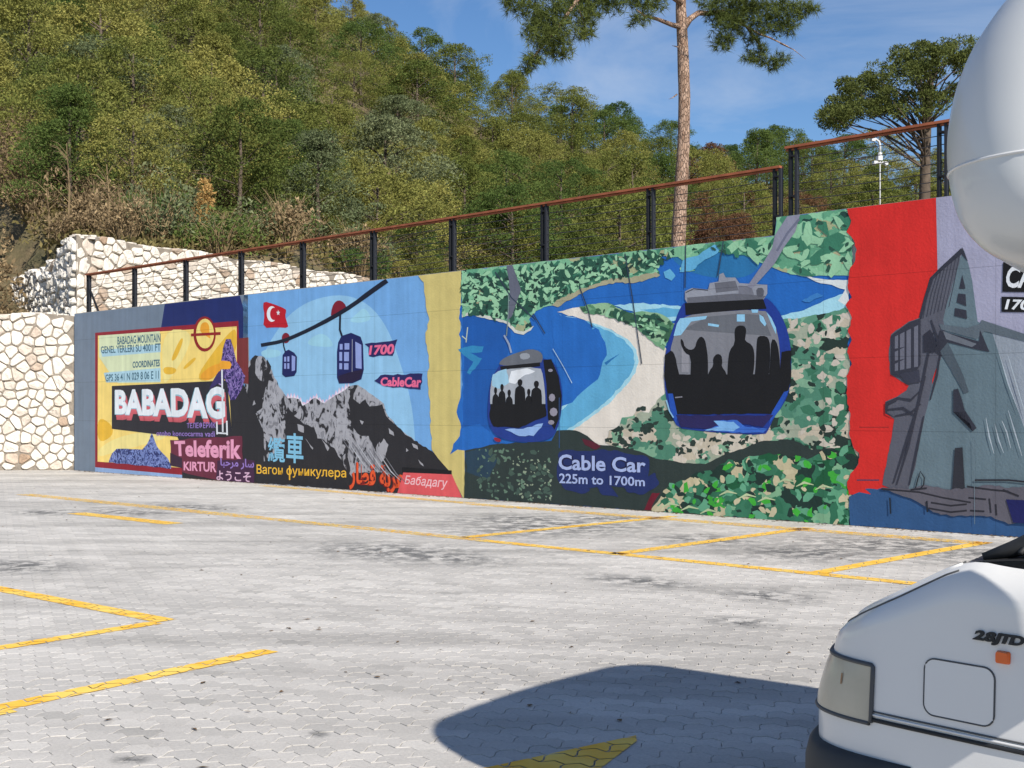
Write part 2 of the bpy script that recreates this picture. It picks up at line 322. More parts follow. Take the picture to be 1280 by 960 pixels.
# ================================================================== MURAL WALL
def wpt(x, y):                                  # photo direction -> (s, height) on the wall plane
    k = (x - 640) / FL; h = (512 - y) / FL
    # W0 + s*WD = t*(k,1)
    det = WD.x * (-1) - WD.y * (-k)
    # s*WD.x - t*k = -W0.x ; s*WD.y - t = -W0.y
    s = ((-W0.x) * (-1) - (-W0.y) * (-k)) / det; t = (WD.x * (-W0.y) - WD.y * (-W0.x)) / det
    return Vector((s, CAMH + t * h))
H1 = CAMH * (1 + .1117 / .0708); H2 = CAMH * (1 + .1232 / .0708)
S_STEP = wpt(970, 300).x; S_END = 44.0
mural = empty('mural_wall', (W0.x, W0.y, 0), A_WALL, label='long concrete retaining wall painted with colourful cable car murals', category='wall')
KP = 0.92
def paint(name, c, k=KP, palette=None, scale=(3, 3), seed=0.0, dist=.6, streak=.0, cell=False, detail=2):
    """wall paint; palette = [(pos, rgb)...] paints flat hard edged patches"""
    m = bpy.data.materials.new(name); m.use_nodes = True; t = m.node_tree; p = t.nodes['Principled BSDF']; K = t.links.new
    tcn = N(t, 'ShaderNodeTexCoord'); col = None
    if palette:
        mpn = N(t, 'ShaderNodeMapping'); mpn.inputs['Scale'].default_value = (scale[0], 1, scale[1]); mpn.inputs['Location'].default_value = (seed, seed * .7, seed * 1.3)
        mpn.inputs['Rotation'].default_value = (0, streak, 0)
        K(tcn.outputs['Object'], mpn.inputs['Vector'])
        if cell:
            nd = N(t, 'ShaderNodeTexNoise'); nd.inputs['Scale'].default_value = 1.6; nd.inputs['Detail'].default_value = 3; K(mpn.outputs[0], nd.inputs['Vector'])
            vs = N(t, 'ShaderNodeVectorMath', operation='MULTIPLY_ADD'); vs.inputs[1].default_value = (dist,) * 3; K(nd.outputs['Color'], vs.inputs[0]); K(mpn.outputs[0], vs.inputs[2])
            n = N(t, 'ShaderNodeTexVoronoi'); n.inputs['Scale'].default_value = 1.0; K(vs.outputs[0], n.inputs['Vector'])
            sp = N(t, 'ShaderNodeSeparateColor'); K(n.outputs['Color'], sp.inputs[0]); src = sp.outputs[0]
        else:
            n = N(t, 'ShaderNodeTexNoise'); n.inputs['Scale'].default_value = 1.0; n.inputs['Detail'].default_value = detail; n.inputs['Distortion'].default_value = dist
            K(mpn.outputs[0], n.inputs['Vector']); src = n.outputs['Fac']
        cr = N(t, 'ShaderNodeValToRGB'); cr.color_ramp.interpolation = 'CONSTANT'; e = cr.color_ramp.elements
        for i, (pos, cc) in enumerate(palette):
            x = e[i] if i < 2 else e.new(pos)
            x.position = pos; x.color = rgb(*cc, k)
        K(src, cr.inputs[0]); col = cr.outputs[0]
    # brush marks + formwork seams + vertical drip streaks
    n2 = N(t, 'ShaderNodeTexNoise'); n2.inputs['Scale'].default_value = 2.2; n2.inputs['Detail'].default_value = 7; n2.inputs['Roughness'].default_value = .65; K(tcn.outputs['Object'], n2.inputs['Vector'])
    r = N(t, 'ShaderNodeMapRange'); r.inputs['From Min'].default_value = .3; r.inputs['From Max'].default_value = .7; r.inputs['To Min'].default_value = .9; r.inputs['To Max'].default_value = 1.08; K(n2.outputs['Fac'], r.inputs['Value'])
    sx = N(t, 'ShaderNodeSeparateXYZ'); K(tcn.outputs['Object'], sx.inputs[0]); v = r.outputs[0]
    for axis, pos in ((2, 1.31), (2, 2.31), (2, 3.42)):
        a = N(t, 'ShaderNodeMath', operation='COMPARE'); a.inputs[1].default_value = pos; a.inputs[2].default_value = .005
        K(sx.outputs[axis], a.inputs[0]); b = N(t, 'ShaderNodeMath', operation='MULTIPLY_ADD'); b.inputs[1].default_value = -.28; b.inputs[2].default_value = 1; K(a.outputs[0], b.inputs[0])
        c2 = N(t, 'ShaderNodeMath', operation='MULTIPLY'); K(v, c2.inputs[0]); K(b.outputs[0], c2.inputs[1]); v = c2.outputs[0]
    ms_ = N(t, 'ShaderNodeMapping'); ms_.inputs['Scale'].default_value = (7, 1, .35); K(tcn.outputs['Object'], ms_.inputs['Vector'])
    nd_ = N(t, 'ShaderNodeTexNoise'); nd_.inputs['Scale'].default_value = 1; nd_.inputs['Detail'].default_value = 5; K(ms_.outputs[0], nd_.inputs['Vector'])
    rd_ = N(t, 'ShaderNodeMapRange'); rd_.inputs['From Min'].default_value = .3; rd_.inputs['From Max'].default_value = .7; rd_.inputs['To Min'].default_value = 1.05; rd_.inputs['To Max'].default_value = .90; K(nd_.outputs['Fac'], rd_.inputs['Value'])
    c0_ = N(t, 'ShaderNodeMath', operation='MULTIPLY'); K(v, c0_.inputs[0]); K(rd_.outputs[0], c0_.inputs[1]); v = c0_.outputs[0]
    # vertical seams every 2.44 m
    md = N(t, 'ShaderNodeMath', operation='PINGPONG'); md.inputs[1].default_value = 1.22; K(sx.outputs[0], md.inputs[0])
    a = N(t, 'ShaderNodeMath', operation='LESS_THAN'); a.inputs[1].default_value = .005; K(md.outputs[0], a.inputs[0])
    b = N(t, 'ShaderNodeMath', operation='MULTIPLY_ADD'); b.inputs[1].default_value = -.2; b.inputs[2].default_value = 1; K(a.outputs[0], b.inputs[0])
    c2 = N(t, 'ShaderNodeMath', operation='MULTIPLY'); K(v, c2.inputs[0]); K(b.outputs[0], c2.inputs[1]); v = c2.outputs[0]
    h = N(t, 'ShaderNodeHueSaturation'); K(v, h.inputs['Value'])
    if col is not None: K(col, h.inputs['Color'])
    else: h.inputs['Color'].default_value = rgb(*c, k)
    K(h.outputs[0], p.inputs['Base Color']); p.inputs['Roughness'].default_value = .62; p.inputs['Specular IOR Level'].default_value = .25
    n3 = N(t, 'ShaderNodeTexNoise'); n3.inputs['Scale'].default_value = 30; n3.inputs['Detail'].default_value = 6; K(tcn.outputs['Object'], n3.inputs['Vector'])
    bp = N(t, 'ShaderNodeBump'); bp.inputs['Strength'].default_value = .35; bp.inputs['Distance'].default_value = .01; K(n3.outputs['Fac'], bp.inputs['Height']); K(bp.outputs[0], p.inputs['Normal'])
    return m
_pc = {}
def PC(*c):
    if c not in _pc: _pc[c] = paint('wall_paint_%02x%02x%02x' % c, c)
    return _pc[c]
M_CONC = mat('bare_concrete', (.33, .33, .32, 1), .9, noise=.15, nscale=3, bump=.3)
# body of the wall in two heights
for (a, b, h) in ((0, S_STEP, H1), (S_STEP + .004, S_END, H2)):
    mb = MB(); n = max(1, int((b - a) / 1.2)); 
    xs = [a + (b - a) * i / n for i in range(n + 1)]
    for i in range(n):
        x0, x1 = xs[i], xs[i + 1]
    mb.box(((a + b) / 2, .175, h / 2 - .1), ((b - a) / 2, .175, h / 2 + .1))
    mb.build('wall_section', [M_CONC], mural)

LIFT = .36                                     # coat thickness: about 0.3 mm per coat
def jag(P, amp, step=6, seed=None, closed=True):
    rr = random.Random(seed if seed is not None else int(P[0][0] * 7 + P[0][1]))
    O = []; n = len(P)
    for i in range(n if closed else n - 1):
        a, b = P[i], P[(i + 1) % n]; d = math.hypot(b[0] - a[0], b[1] - a[1]); k = max(1, int(d / step)); O.append(a)
        for j in range(1, k):
            t = (j + rr.uniform(-.3, .3)) / k; nx, ny = -(b[1] - a[1]) / d, (b[0] - a[0]) / d; q = rr.uniform(-amp, amp)
            O.append((a[0] + (b[0] - a[0]) * t + nx * q, a[1] + (b[1] - a[1]) * t + ny * q))
    if not closed: O.append(P[-1])
    return O
def yt(x): return 512 - (.1117 if x < 969 else .1232) * (x + 981) + .6
def yb(x): return 512 + .0708 * (x + 981) - .3
def smooth(P, it=1, closed=True):
    for _ in range(it):
        Q = []
        n = len(P)
        for i in range(n if closed else n - 1):
            a, b = P[i], P[(i + 1) % n]
            Q += [(a[0] * .75 + b[0] * .25, a[1] * .75 + b[1] * .25), (a[0] * .25 + b[0] * .75, a[1] * .25 + b[1] * .75)]
        if not closed: Q = [P[0]] + Q + [P[-1]]
        P = Q
    return P
class Motif:
    """one painted motif = one thin skin of paint; each later shape lies 0.8 mm proud of the one before"""
    def __init__(s, base): s.mats = []; s.mb = MB(); s.d = base
    def m(s, mt):
        if mt not in s.mats: s.mats.append(mt)
        return s.mats.index(mt)
    def poly(s, P, mt, step=.0008, local=False):
        s.d += step; W = [(p if local else wpt(*p)) for p in P]
        W = [Vector((min(max(q[0], .001), S_END), min(max(q[1], .001), (H1 if q[0] < S_STEP else H2) - .002))) for q in W]
        v = [(q.x, -s.d * LIFT, q.y) for q in W]; f = []
        for t in tessellate_polygon([[Vector((q.x, q.y, 0)) for q in W]]):
            A, B, C = (W[i] for i in t); cr_ = (B - A).cross(C - A)
            if abs(cr_) < 1e-10: continue
            f.append(t if cr_ > 0 else t[::-1])
        s.mb.add(v, f, s.m(mt)); return s
    def stroke(s, P, wd, mt, step=.0008):
        P = [Vector(p) for p in P]; ws = wd if isinstance(wd, (list, tuple)) else [wd] * len(P); Lf = []; Rt = []
        for i, p in enumerate(P):
            t = (P[min(i + 1, len(P) - 1)] - P[max(i - 1, 0)]).normalized(); n = Vector((-t.y, t.x)) * ws[i] / 2
            Lf.append(tuple(p + n)); Rt.append(tuple(p - n))
        return s.poly(Lf + Rt[::-1], mt, step)
    def ell(s, c, rx, ry, mt, n=24, a0=0, a1=360, step=.0008):
        return s.poly([(c[0] + rx * math.cos(R(a0 + (a1 - a0) * i / n)), c[1] + ry * math.sin(R(a0 + (a1 - a0) * i / n))) for i in range(n + (a1 - a0 < 360))], mt, step)
    def blobs(s, region, n, mt, size, seed=1, ar=1.6, step=.0004):
        """scattered ragged dabs inside a polygon (photo coordinates)"""
        rr = random.Random(seed); xs = [p[0] for p in region]; ys = [p[1] for p in region]; k = 0
        s.d += step
        while k < n:
            x, y = rr.uniform(min(xs), max(xs)), rr.uniform(min(ys), max(ys)); ins = False; j = len(region) - 1
            for i in range(len(region)):
                if (region[i][1] > y) != (region[j][1] > y) and x < (region[j][0] - region[i][0]) * (y - region[i][1]) / (region[j][1] - region[i][1]) + region[i][0]: ins = not ins
                j = i
            k += 1
            if not ins: continue
            a = rr.uniform(0, math.pi); q = rr.uniform(*size); P = []
            for i in range(7):
                th = 2 * math.pi * i / 7; rad = q * rr.uniform(.45, 1.15); ex, ey = rad * math.cos(th) * ar, rad * math.sin(th)
                P.append((x + ex * math.cos(a) - ey * math.sin(a), y + ex * math.sin(a) + ey * math.cos(a)))
            s.poly(P, mt, step=.00001)
        return s
    def text(s, quad, body, mt, bold=.0, shear=0.0, step=.0008, shift=(0, 0)):
        """quad: TL,TR,BR,BL in photo coordinates"""
        c = bpy.data.curves.new('t', 'FONT'); c.body = body; c.resolution_u = 3; c.offset = bold; c.shear = shear
        o = bpy.data.objects.new('t', c); COL.objects.link(o); dg = bpy.context.evaluated_depsgraph_get(); ev = o.evaluated_get(dg); me = ev.to_mesh()
        co = np.array([v.co[:2] for v in me.vertices]); F = [tuple(p.vertices) for p in me.polygons]; ev.to_mesh_clear()
        bpy.data.objects.remove(o); bpy.data.curves.remove(c)
        lo, hi = co.min(0), co.max(0); uv = (co - lo) / (hi - lo); s.d += step
        Q = [wpt(p[0] + shift[0], p[1] + shift[1]) for p in quad]; v = []
        for u, t in uv:
            top = Q[0].lerp(Q[1], u); bot = Q[3].lerp(Q[2], u); q = bot.lerp(top, t); v.append((q.x, -s.d * LIFT, max(.004, q.y)))
        s.mb.add(v, F, s.m(mt)); return s
    def build(s, name, parent=mural, **props): return s.mb.build(name, s.mats, parent, **props)

M_CAMO_L = paint('painted_light_foliage', None, palette=[(0, (36, 72, 64)), (.09, (74, 138, 110)), (.24, (130, 190, 150)), (.55, (146, 202, 162)), (.78, (100, 164, 130)), (.90, (58, 118, 94)), (.96, (170, 176, 136))], scale=(3.6, 5.4), dist=1.5, seed=3.1, streak=.6, cell=True)
M_CAMO_H = paint('painted_headland_foliage', None, palette=[(0, (60, 100, 75)), (.2, (120, 170, 130)), (.5, (90, 140, 105)), (.72, (150, 190, 150))], scale=(4, 7), dist=1.3, seed=8.2, cell=True)
M_CAMO_B = paint('painted_beach_scrub', None, palette=[(0, (40, 58, 52)), (.10, (80, 135, 112)), (.30, (130, 175, 145)), (.46, (200, 190, 170)), (.66, (165, 175, 155)), (.78, (95, 150, 125)), (.93, (215, 205, 190))], scale=(4.4, 6.6), dist=1.1, seed=5.5, cell=True)
M_CAMO_D = paint('painted_bright_bush', None, palette=[(0, (32, 56, 50)), (.18, (58, 120, 92)), (.42, (95, 160, 125)), (.58, (64, 168, 62)), (.66, (30, 92, 60)), (.80, (196, 186, 152)), (.90, (130, 178, 140))], scale=(3.4, 5.0), dist=1.2, seed=1.5, cell=True)
M_MTN = paint('painted_rock', None, palette=[(0, (47, 46, 50)), (.415, (150, 150, 156)), (.47, (172, 172, 178)), (.60, (138, 138, 144))], scale=(5, 3.2), dist=1.4, seed=2.2, streak=.7, detail=6)
M_PURP = paint('painted_purple_rock', None, palette=[(0, (48, 40, 95)), (.44, (120, 95, 165)), (.52, (155, 135, 195)), (.58, (55, 45, 105))], scale=(6, 5), dist=2.0, seed=4, streak=.9)
M_PERI = paint('painted_blue_violet_rock', None, palette=[(0, (45, 55, 110)), (.45, (115, 135, 195)), (.52, (140, 155, 210)), (.58, (60, 75, 135))], scale=(6, 6), dist=2.0, seed=6, streak=.8)
CH_ = PC(45, 44, 48); WHT = PC(232, 236, 240)

# ---- left panel: grey, navy, yellow poster
S = 585
a = Motif(.001)
a.poly([(90, yt(90)), (310, yt(310)), (310, yb(310)), (90, yb(90))], PC(118, 133, 150))
a.poly([(206, yt(206)), (300, yt(300)), (304, 385), (304, 470), (192, 470)], PC(32, 45, 105))
a.poly([(119, 582), (230, 590), (230, yb(230)), (119, yb(119))], PC(150, 180, 222))
a.poly([(119, 416), (298, 401), (300, 470), (300, 600), (119, 584)], PC(150, 34, 50))
a.poly([(122.5, 419.5), (296, 408), (297, 590), (122, 577)], PC(255, 224, 128))
a.build('painted_poster_field')
a = Motif(.0062)
YB = PC(250, 232, 150); YO = PC(240, 190, 60); OR = PC(245, 170, 50)
a.poly(smooth([(123, 560), (150, 545), (190, 538), (215, 545), (180, 556), (140, 566), (123, 572)], 2), YB)
a.poly(smooth([(122, 520), (140, 530), (142, 545), (122, 555)], 2), YO)
a.poly(smooth([(203, 412), (240, 412), (235, 440), (210, 478), (203, 478)], 2), YB)
a.poly(smooth([(214, 448), (226, 422), (230, 424), (222, 446), (216, 452)], 2), YO)
a.poly(smooth([(228, 460), (243, 446), (246, 449), (232, 462)], 2), YO)
a.poly(smooth([(204, 458), (222, 460), (218, 468), (205, 468)], 2), YO)
a.poly(smooth([(243, 475), (268, 438), (290, 412), (296, 412), (296, 440), (280, 455), (266, 476)], 2), YO)
a.poly(smooth([(252, 466), (268, 455), (290, 452), (288, 463), (270, 468), (262, 476), (250, 474)], 2), OR)
a.poly([(124, 419.5), (200, 414), (201, 478), (148, 479), (140, 470), (124, 446)], PC(222, 232, 190))
a.poly([(126, 438), (201, 430), (201, 440), (128, 446)], PC(178, 215, 228))
a.poly([(130, 466), (201, 460), (201, 477), (133, 478)], PC(178, 215, 228))
TL = PC(72, 112, 130)
a.text([(147, 421), (201, 417), (201, 427.5), (147, 431)], 'BABADAG MOUNTAIN', TL, .02)
a.text([(126, 433), (201, 429), (201, 438.5), (127, 442)], 'GENEL YERLERI SU 4001 FT', TL, .02)
a.text([(166, 452), (200, 449), (200, 458), (166, 460)], 'COORDINATES', TL, .03)
a.text([(132, 468), (199, 463), (199, 473.5), (132, 477)], 'GPS 36 41 N 029 8 06 E 11', TL, .02)
a.build('painted_poster_text')
a = Motif(.013)
a.ell((256, 417.5), 14, 22, PC(152, 36, 36)).ell((256.5, 417), 11.2, 18.6, PC(250, 225, 130)).poly(smooth([(250, 412), (252, 404), (258, 402), (262, 407), (262, 418), (264, 424), (258, 420), (252, 416)], 2), OR)
a.poly([(239, 417), (276, 415), (276, 418.5), (239, 420.5)], PC(152, 36, 36)); a.build('painted_sun_sign', label='red ring and bar around a yellow sun')
a = Motif(.012)
a.poly(jag([(136, 578), (140, 567), (146, 561), (160, 561), (178, 562), (184, 555), (190, 541), (196, 557), (202, 565), (210, 573), (214, 582), (214, 586)], .6, 5), M_PERI)
a.build('painted_small_mountain')
a = Motif(.0145)
a.poly([(140, 482.5), (284, 475.5), (292, 560), (228, 560), (222, 546), (197, 543), (140, 536)], PC(45, 44, 52))
a.poly([(286, 474), (300, 470), (330, 540), (330, 610), (228, 603), (228, 552), (290, 540)], CH_)
a.poly([(213, 566), (228, 570), (228, 585), (213, 582)], PC(60, 40, 60))
a.build('painted_black_board')
a = Motif(.0175)
Q = [(144, 487), (281, 483), (282, 524), (144, 518)]
a.text(Q, 'BABADAG', PC(205, 95, 105), .055, shift=(2, 7), step=.0006).text(Q, 'BABADAG', PC(215, 100, 110), .055, shift=(1.5, 4), step=.0006)
a.text(Q, 'BABADAG', PC(150, 200, 215), .055, shift=(-.4, .8), step=.0006).text(Q, 'BABADAG', PC(238, 244, 248), .04, step=.0006)
a.stroke([(266, 483), (271, 478), (277, 481)], 1.6, PC(190, 160, 215))
a.build('painted_title_lettering', label='big white BABADAG lettering with a red shadow')
a = Motif(.021)
a.poly([(297, 423), (310.5, 422), (311, 480), (300, 478)], PC(125, 52, 52))
a.poly(jag([(277, 450), (279, 436), (283, 424), (289, 424), (293, 440), (296, 452), (307, 470), (303, 485), (294, 500), (288, 500), (284, 478), (276, 468)], .8, 5), M_PURP)
a.poly(jag([(262, 487), (266, 477), (274, 464), (283, 464), (280, 478), (272, 480)], .8, 5), PC(62, 50, 105))
a.poly(jag([(274, 456), (276, 451), (288, 452), (290, 456), (288, 461), (276, 462)], .8, 4), OR)
a.build('painted_purple_peak')
a = Motif(.0235)
a.poly(jag([(213, 550), (303, 545), (304, 574), (272, 578), (272, 600), (228, 590), (228, 573), (214, 566)], .8, 8), PC(112, 46, 66))
a.poly(jag([(272, 576), (300, 574), (319, 576), (318, 604), (270, 601)], .8, 8), PC(72, 40, 70))
PK = PC(240, 165, 195)
a.text([(218, 551), (302, 548.5), (302, 574), (219, 570)], 'Teleferik', PK, .035)
a.text([(230, 577), (271, 577.5), (271, 590.5), (230, 588)], 'KIRTUR', PK, .03)
LV = PC(160, 130, 205)
a.text([(234, 528.5), (270, 527), (270, 535.5), (234, 535.5)], 'ТЕЛЕФЕРИК', LV, .01).text([(196, 538.5), (269, 539), (269, 546), (196, 544.5)], 'otobo koncocarma vadi', LV, .01)
a.text([(276, 572), (318, 574), (318, 588), (276, 585)], '\uFE8E\uFE92\uFEA3\uFEAE\uFEE3 \uFEAD\uFE8E\uFEB3', LV, .02)
a.text([(271, 588), (314, 590), (314, 603), (271, 600)], 'ようこそ', PC(232, 190, 215), .02)
for P in ([(278, 462), (279, 540)], [(271.5, 527), (272, 543)], [(284, 526), (284.5, 544)], [(271, 541), (285, 542)]): a.stroke(P, 2.0, WHT)
a.build('painted_board_lettering', label='pink Teleferik and KIRTUR lettering on maroon')

# ---- sky and mountain panel
a = Motif(.001)
a.poly(smooth([(305, yt(305)), (302, 385), (301, 396), (302, 422)], 1, False) + [(311, 422), (312, 480), (312, 500), (585, 500), (585, yt(585))], PC(118, 172, 226))
a.poly([(312, 480), (585, 480), (585, yb(585)), (300, yb(300)), (300, 480)], PC(118, 172, 226))
a.poly(smooth([(322, 470), (330, 440), (345, 415), (362, 392), (390, 374), (430, 367), (462, 380), (485, 410), (500, 452), (512, 492), (518, 530), (521, 600), (322, 600)], 2), PC(150, 200, 234))
CL = PC(160, 212, 232)
a.poly(smooth([(385, 425), (400, 416), (410, 420), (418, 432), (410, 434), (385, 432)], 2), CL).poly(smooth([(435, 402), (446, 392), (455, 384), (462, 392), (464, 400), (450, 404)], 2), CL)
a.poly(smooth([(325, 440), (335, 436), (352, 438), (350, 446), (330, 448)], 2), CL)
a.build('painted_sky')
a = Motif(.0045)
PW_ = [(300, 500), (309, 470), (311, 452), (318, 445), (330, 446), (337, 456), (343, 472), (352, 487), (360, 498), (366, 497), (374, 499), (378, 507), (386, 503), (394, 497), (402, 503), (406, 504), (414, 498), (424, 492), (436, 483), (447, 481), (457, 487), (470, 497), (480, 505), (483, 516), (494, 530), (506, 541), (520, 552), (540, 566), (556, 583), (578, 600), (582, yb(582)), (300, yb(300))]
rr_ = random.Random(5); edge = []
for i in range(40):
    x = 358 + i * 2; y0 = np.interp(x, [358, 372, 380, 394, 406, 424, 440], [497, 498, 506, 497, 504, 491, 481]); edge.append((x, y0 - (7 if i % 2 else 1) * rr_.uniform(.5, 1)))
a.poly(edge + [(440, 520), (358, 520)], PC(228, 196, 222))
a.poly([(x + .7, y + 2.2) for x, y in edge] + [(440, 521), (358, 521)], PC(235, 232, 240))
a.poly(jag(PW_, .9, 4), M_MTN)
D = [[(310, 468), (313, 452), (319, 444), (323, 445), (319, 455), (319, 466), (323, 473), (330, 477), (333, 462), (334, 449), (339, 458), (336, 475), (331, 490), (327, 500), (328, 510), (318, 516), (311, 514), (309, 490)],
     [(436, 500), (438, 488), (444, 482), (441, 498), (450, 505), (457, 499), (462, 508), (478, 505), (483, 520), (494, 531), (510, 545), (540, 564), (563, 588), (560, 598), (505, 594), (492, 600), (485, 590), (477, 576), (482, 560), (474, 552), (469, 562), (461, 545), (452, 545), (445, 539), (437, 524)],
     [(360, 508), (368, 520), (380, 530), (393, 534), (397, 548), (405, 550), (418, 560), (430, 582), (440, 596), (446, yb(446)), (318, yb(318)), (318, 578), (335, 575), (357, 548), (357, 520)],
     [(440, 592), (470, 590), (505, 596), (505, yb(505)), (440, yb(440))], [(303, 536), (308, 541), (303, 549)], [(318, 536), (326, 543), (332, 548), (322, 545)], [(311, 522), (327, 517), (316, 525)],
     [(318, 490), (330, 500), (326, 512), (312, 514)]]
for P in D: a.poly(jag(P, 1.1, 4), CH_)
LG = PC(168, 168, 174)
for P in ([(486, 535), (492, 540), (493, 545), (487, 542)], [(515, 554), (522, 557), (523, 562), (517, 559)], [(523, 574), (529, 580), (530, 583), (525, 579)], [(450, 525), (455, 527), (453, 531)], [(508, 560), (511, 563), (508, 565)],
          [(402, 548), (412, 560), (410, 564)], [(382, 548), (392, 560), (391, 562)], [(372, 530), (380, 533), (380, 541), (373, 538)], [(318, 500), (320, 505), (316, 507)], [(475, 556), (480, 548), (486, 556), (482, 570), (477, 580), (470, 570)]): a.poly(jag(P, .5, 3), LG)
for i in range(9): a.stroke([(428 + i * 6.5, 548 + i * 2.5), (440 + i * 7, 566 + i * 3.3), (452 + i * 7, 584 + i * 2.4)], [.6, 1.5, .4], PC(190, 192, 198) if i % 2 else PC(120, 120, 126))
a.build('painted_mountain')
a = Motif(.012); RD = PC(205, 32, 46)
a.poly(smooth([(330, 376.5), (342, 380), (357, 386), (358, 389), (356.5, 395), (359, 403), (361, 410), (346, 409), (329, 410), (331, 393), (329, 384)], 1), PC(190, 24, 42))
a.ell((340, 392.5), 6.3, 9.8, WHT).ell((342.8, 392.3), 5.0, 7.8, PC(190, 24, 42))
a.poly([(348 + (2.6 if i % 2 == 0 else 1.1) * math.cos(R(-90 + i * 36)), 391 + (3.7 if i % 2 == 0 else 1.5) * math.sin(R(-90 + i * 36))) for i in range(10)], WHT)
a.build('painted_flag', label='red flag with white crescent and star')
a = Motif(.012); DN = PC(24, 30, 48); MR = PC(128, 26, 46)
a.ell((357.5, 422.5), 5, 6.5, MR)
a.poly(smooth([(413.5, 397), (415, 384), (420, 376), (427, 375.5), (433, 382), (433, 390), (424, 394)], 1), MR)
a.stroke(smooth([(326.5, 431.5), (352, 427), (366, 421.5), (387, 412), (416, 397), (442, 381), (462, 366), (484, 350.5)], 1, False), [4.4] * 4 + [4.6] * 4 + [5.2] * 4 + [6] * 4, DN)
a.build('painted_cable')
def cabin(outline, wins, strokes, extra=()):
    a = Motif(.014)
    for P, wd in strokes: a.stroke(P, wd, DN)
    a.poly(outline, PC(28, 34, 92))
    for P in extra: a.poly(P, PC(38, 28, 60))
    for P in wins: a.poly(P, PC(150, 165, 222))
    return a
b_ = lambda x0, y0, x1, y1: [(x0, y0), (x1, y0), (x1, y1), (x0, y1)]
cabin([(353.5, 444), (357, 439), (361, 437), (368, 441), (371.5, 446), (371, 465), (368, 470), (357, 471.5), (353, 468)], [b_(355.5, 446, 358, 452), b_(359.5, 445.5, 362, 452), b_(355.5, 454, 358, 461), b_(359.5, 454, 362, 461), [(365, 444), (369.5, 446), (369, 463), (365, 464)]], [([(354, 425), (355, 433), (357, 440)], 1.5)]).build('painted_cabin', label='small blue painted cabin')
cabin([(423, 428), (427, 420), (439, 416), (451, 421), (454, 430), (455, 462), (452, 474), (441, 479), (424, 479.5), (421.5, 472), (421.5, 440)],
      [b_(425, 430, 428.5, 437), b_(431, 429, 437, 437), b_(424.5, 440, 428, 451), b_(430.5, 440, 436.5, 451.5), b_(424.5, 454, 428, 461.5), b_(430.5, 454, 436, 462), [(444.5, 427), (452, 431), (452.5, 461), (445, 460)]],
      [([(425.5, 393), (425, 412), (428, 421)], 2.4)], [[(441, 464), (454, 462), (450, 474), (440, 478), (424, 478.5), (423, 470)]]).stroke([(440.8, 424), (440.5, 465)], .9, PC(150, 150, 170)).build('painted_cabin', label='larger blue painted cabin')
a = Motif(.014); NV = PC(40, 38, 95); PR = PC(238, 110, 150)
a.poly(jag([(456, 430), (470, 428.5), (497, 424), (494, 433), (491, 445), (462, 445.5), (461, 434)], 1, 5), NV).text([(461, 432), (493, 429.5), (493, 443), (461, 444)], '1700', PR, .04, shear=.15)
a.poly(jag([(468, 476), (476, 469), (528.5, 467), (526, 487), (518, 486), (482, 483), (473, 479)], 1, 5), NV).text([(476, 471.5), (527, 471), (527, 484.5), (476, 482.5)], 'CableCar', PR, .04, shear=.1)
a.build('painted_blue_tag_lettering', label='pink 1700 and CableCar lettering on dark blue tags')
a = Motif(.014); CY = PC(135, 198, 228)
a.text([(335, 546), (356.5, 547), (356.5, 578.5), (335, 577)], '纜', CY, .015).text([(358, 541), (379.5, 542), (379.5, 580), (358, 578)], '車', CY, .02)
a.text([(321, 580.5), (433, 585.5), (433, 600), (321, 595)], 'Вагон оуникулера', PC(246, 192, 62), .012)
a.stroke([(362.3, 582), (362.3, 600)], 1.7, PC(246, 192, 62))
OT = [(438, 576), (505, 584), (506, 618.5), (437, 612)]
a.text(OT, '\uFEAD\uFE8E\uFEC4\uFED7 \uFE94\uFE91\uFEAE\uFECB', PC(130, 30, 30), .055, shift=(-.8, .8)).text(OT, '\uFEAD\uFE8E\uFEC4\uFED7 \uFE94\uFE91\uFEAE\uFECB', PC(236, 92, 48), .03)
a.poly([(505, 589), (565, 592.5), (578, yb(578)), (497, yb(497))], PC(228, 94, 98)).poly([(503, 584), (565, 588), (565, 593), (503, 590.5)], PC(26, 26, 30))
a.text([(506, 594), (560, 598), (560, 613), (506, 608)], 'Бабадагу', PC(248, 200, 205), .01, shear=.25)
a.build('painted_foot_lettering', label='cyan, yellow, orange and pink lettering in several scripts')
a = Motif(.018)
YL = jag([(523, yt(523)), (530, 353), (532, 372), (534, 390), (537, 400), (532, 416), (534, 432), (536, 450), (535, 480), (538, 512), (540, 562)], 1.2, 5, closed=False)
YR = [(580, 560), (576, 530), (576, 400), (577, yt(577))]
a.poly(YL + [(548, 573), (563, 590), (579, yb(579)), (588, yb(588)), (588, 560)] + YR, PC(214, 197, 124))
a.build('painted_yellow_band')

# ---- bay panel
a = Motif(.0195)
BL = jag([(577, yt(577)), (577, 380), (574, 398), (578, 408), (574, 418), (577, 425), (576, 440), (578, 455), (579, 480), (575, 500), (571, 515), (577, 532), (575, 545), (567, 555), (563, 568), (572, 562), (581, 563)], 1.0, 6, closed=False)
a.poly(BL + [(582, yb(582)), (1064, yb(1064)), (1064, yt(1064)), (971, yt(971)), (S_STEP and 968.5, yt(968))], PC(38, 108, 192))
a.poly(jag([(579, 395), (640, 402), (636, 440), (612, 500), (613, 540), (600, 530), (578, 535), (580, 460)], 1, 6), PC(30, 92, 172))
a.poly(smooth([(835, 322), (860, 318), (900, 314), (935, 318), (955, 330), (930, 350), (870, 345)], 2), PC(44, 118, 172))
a.build('painted_sea')
a = Motif(.023); SH = PC(100, 176, 216); PS = PC(168, 220, 236); CR = PC(234, 226, 214)
TL_ = PC(52, 140, 190)
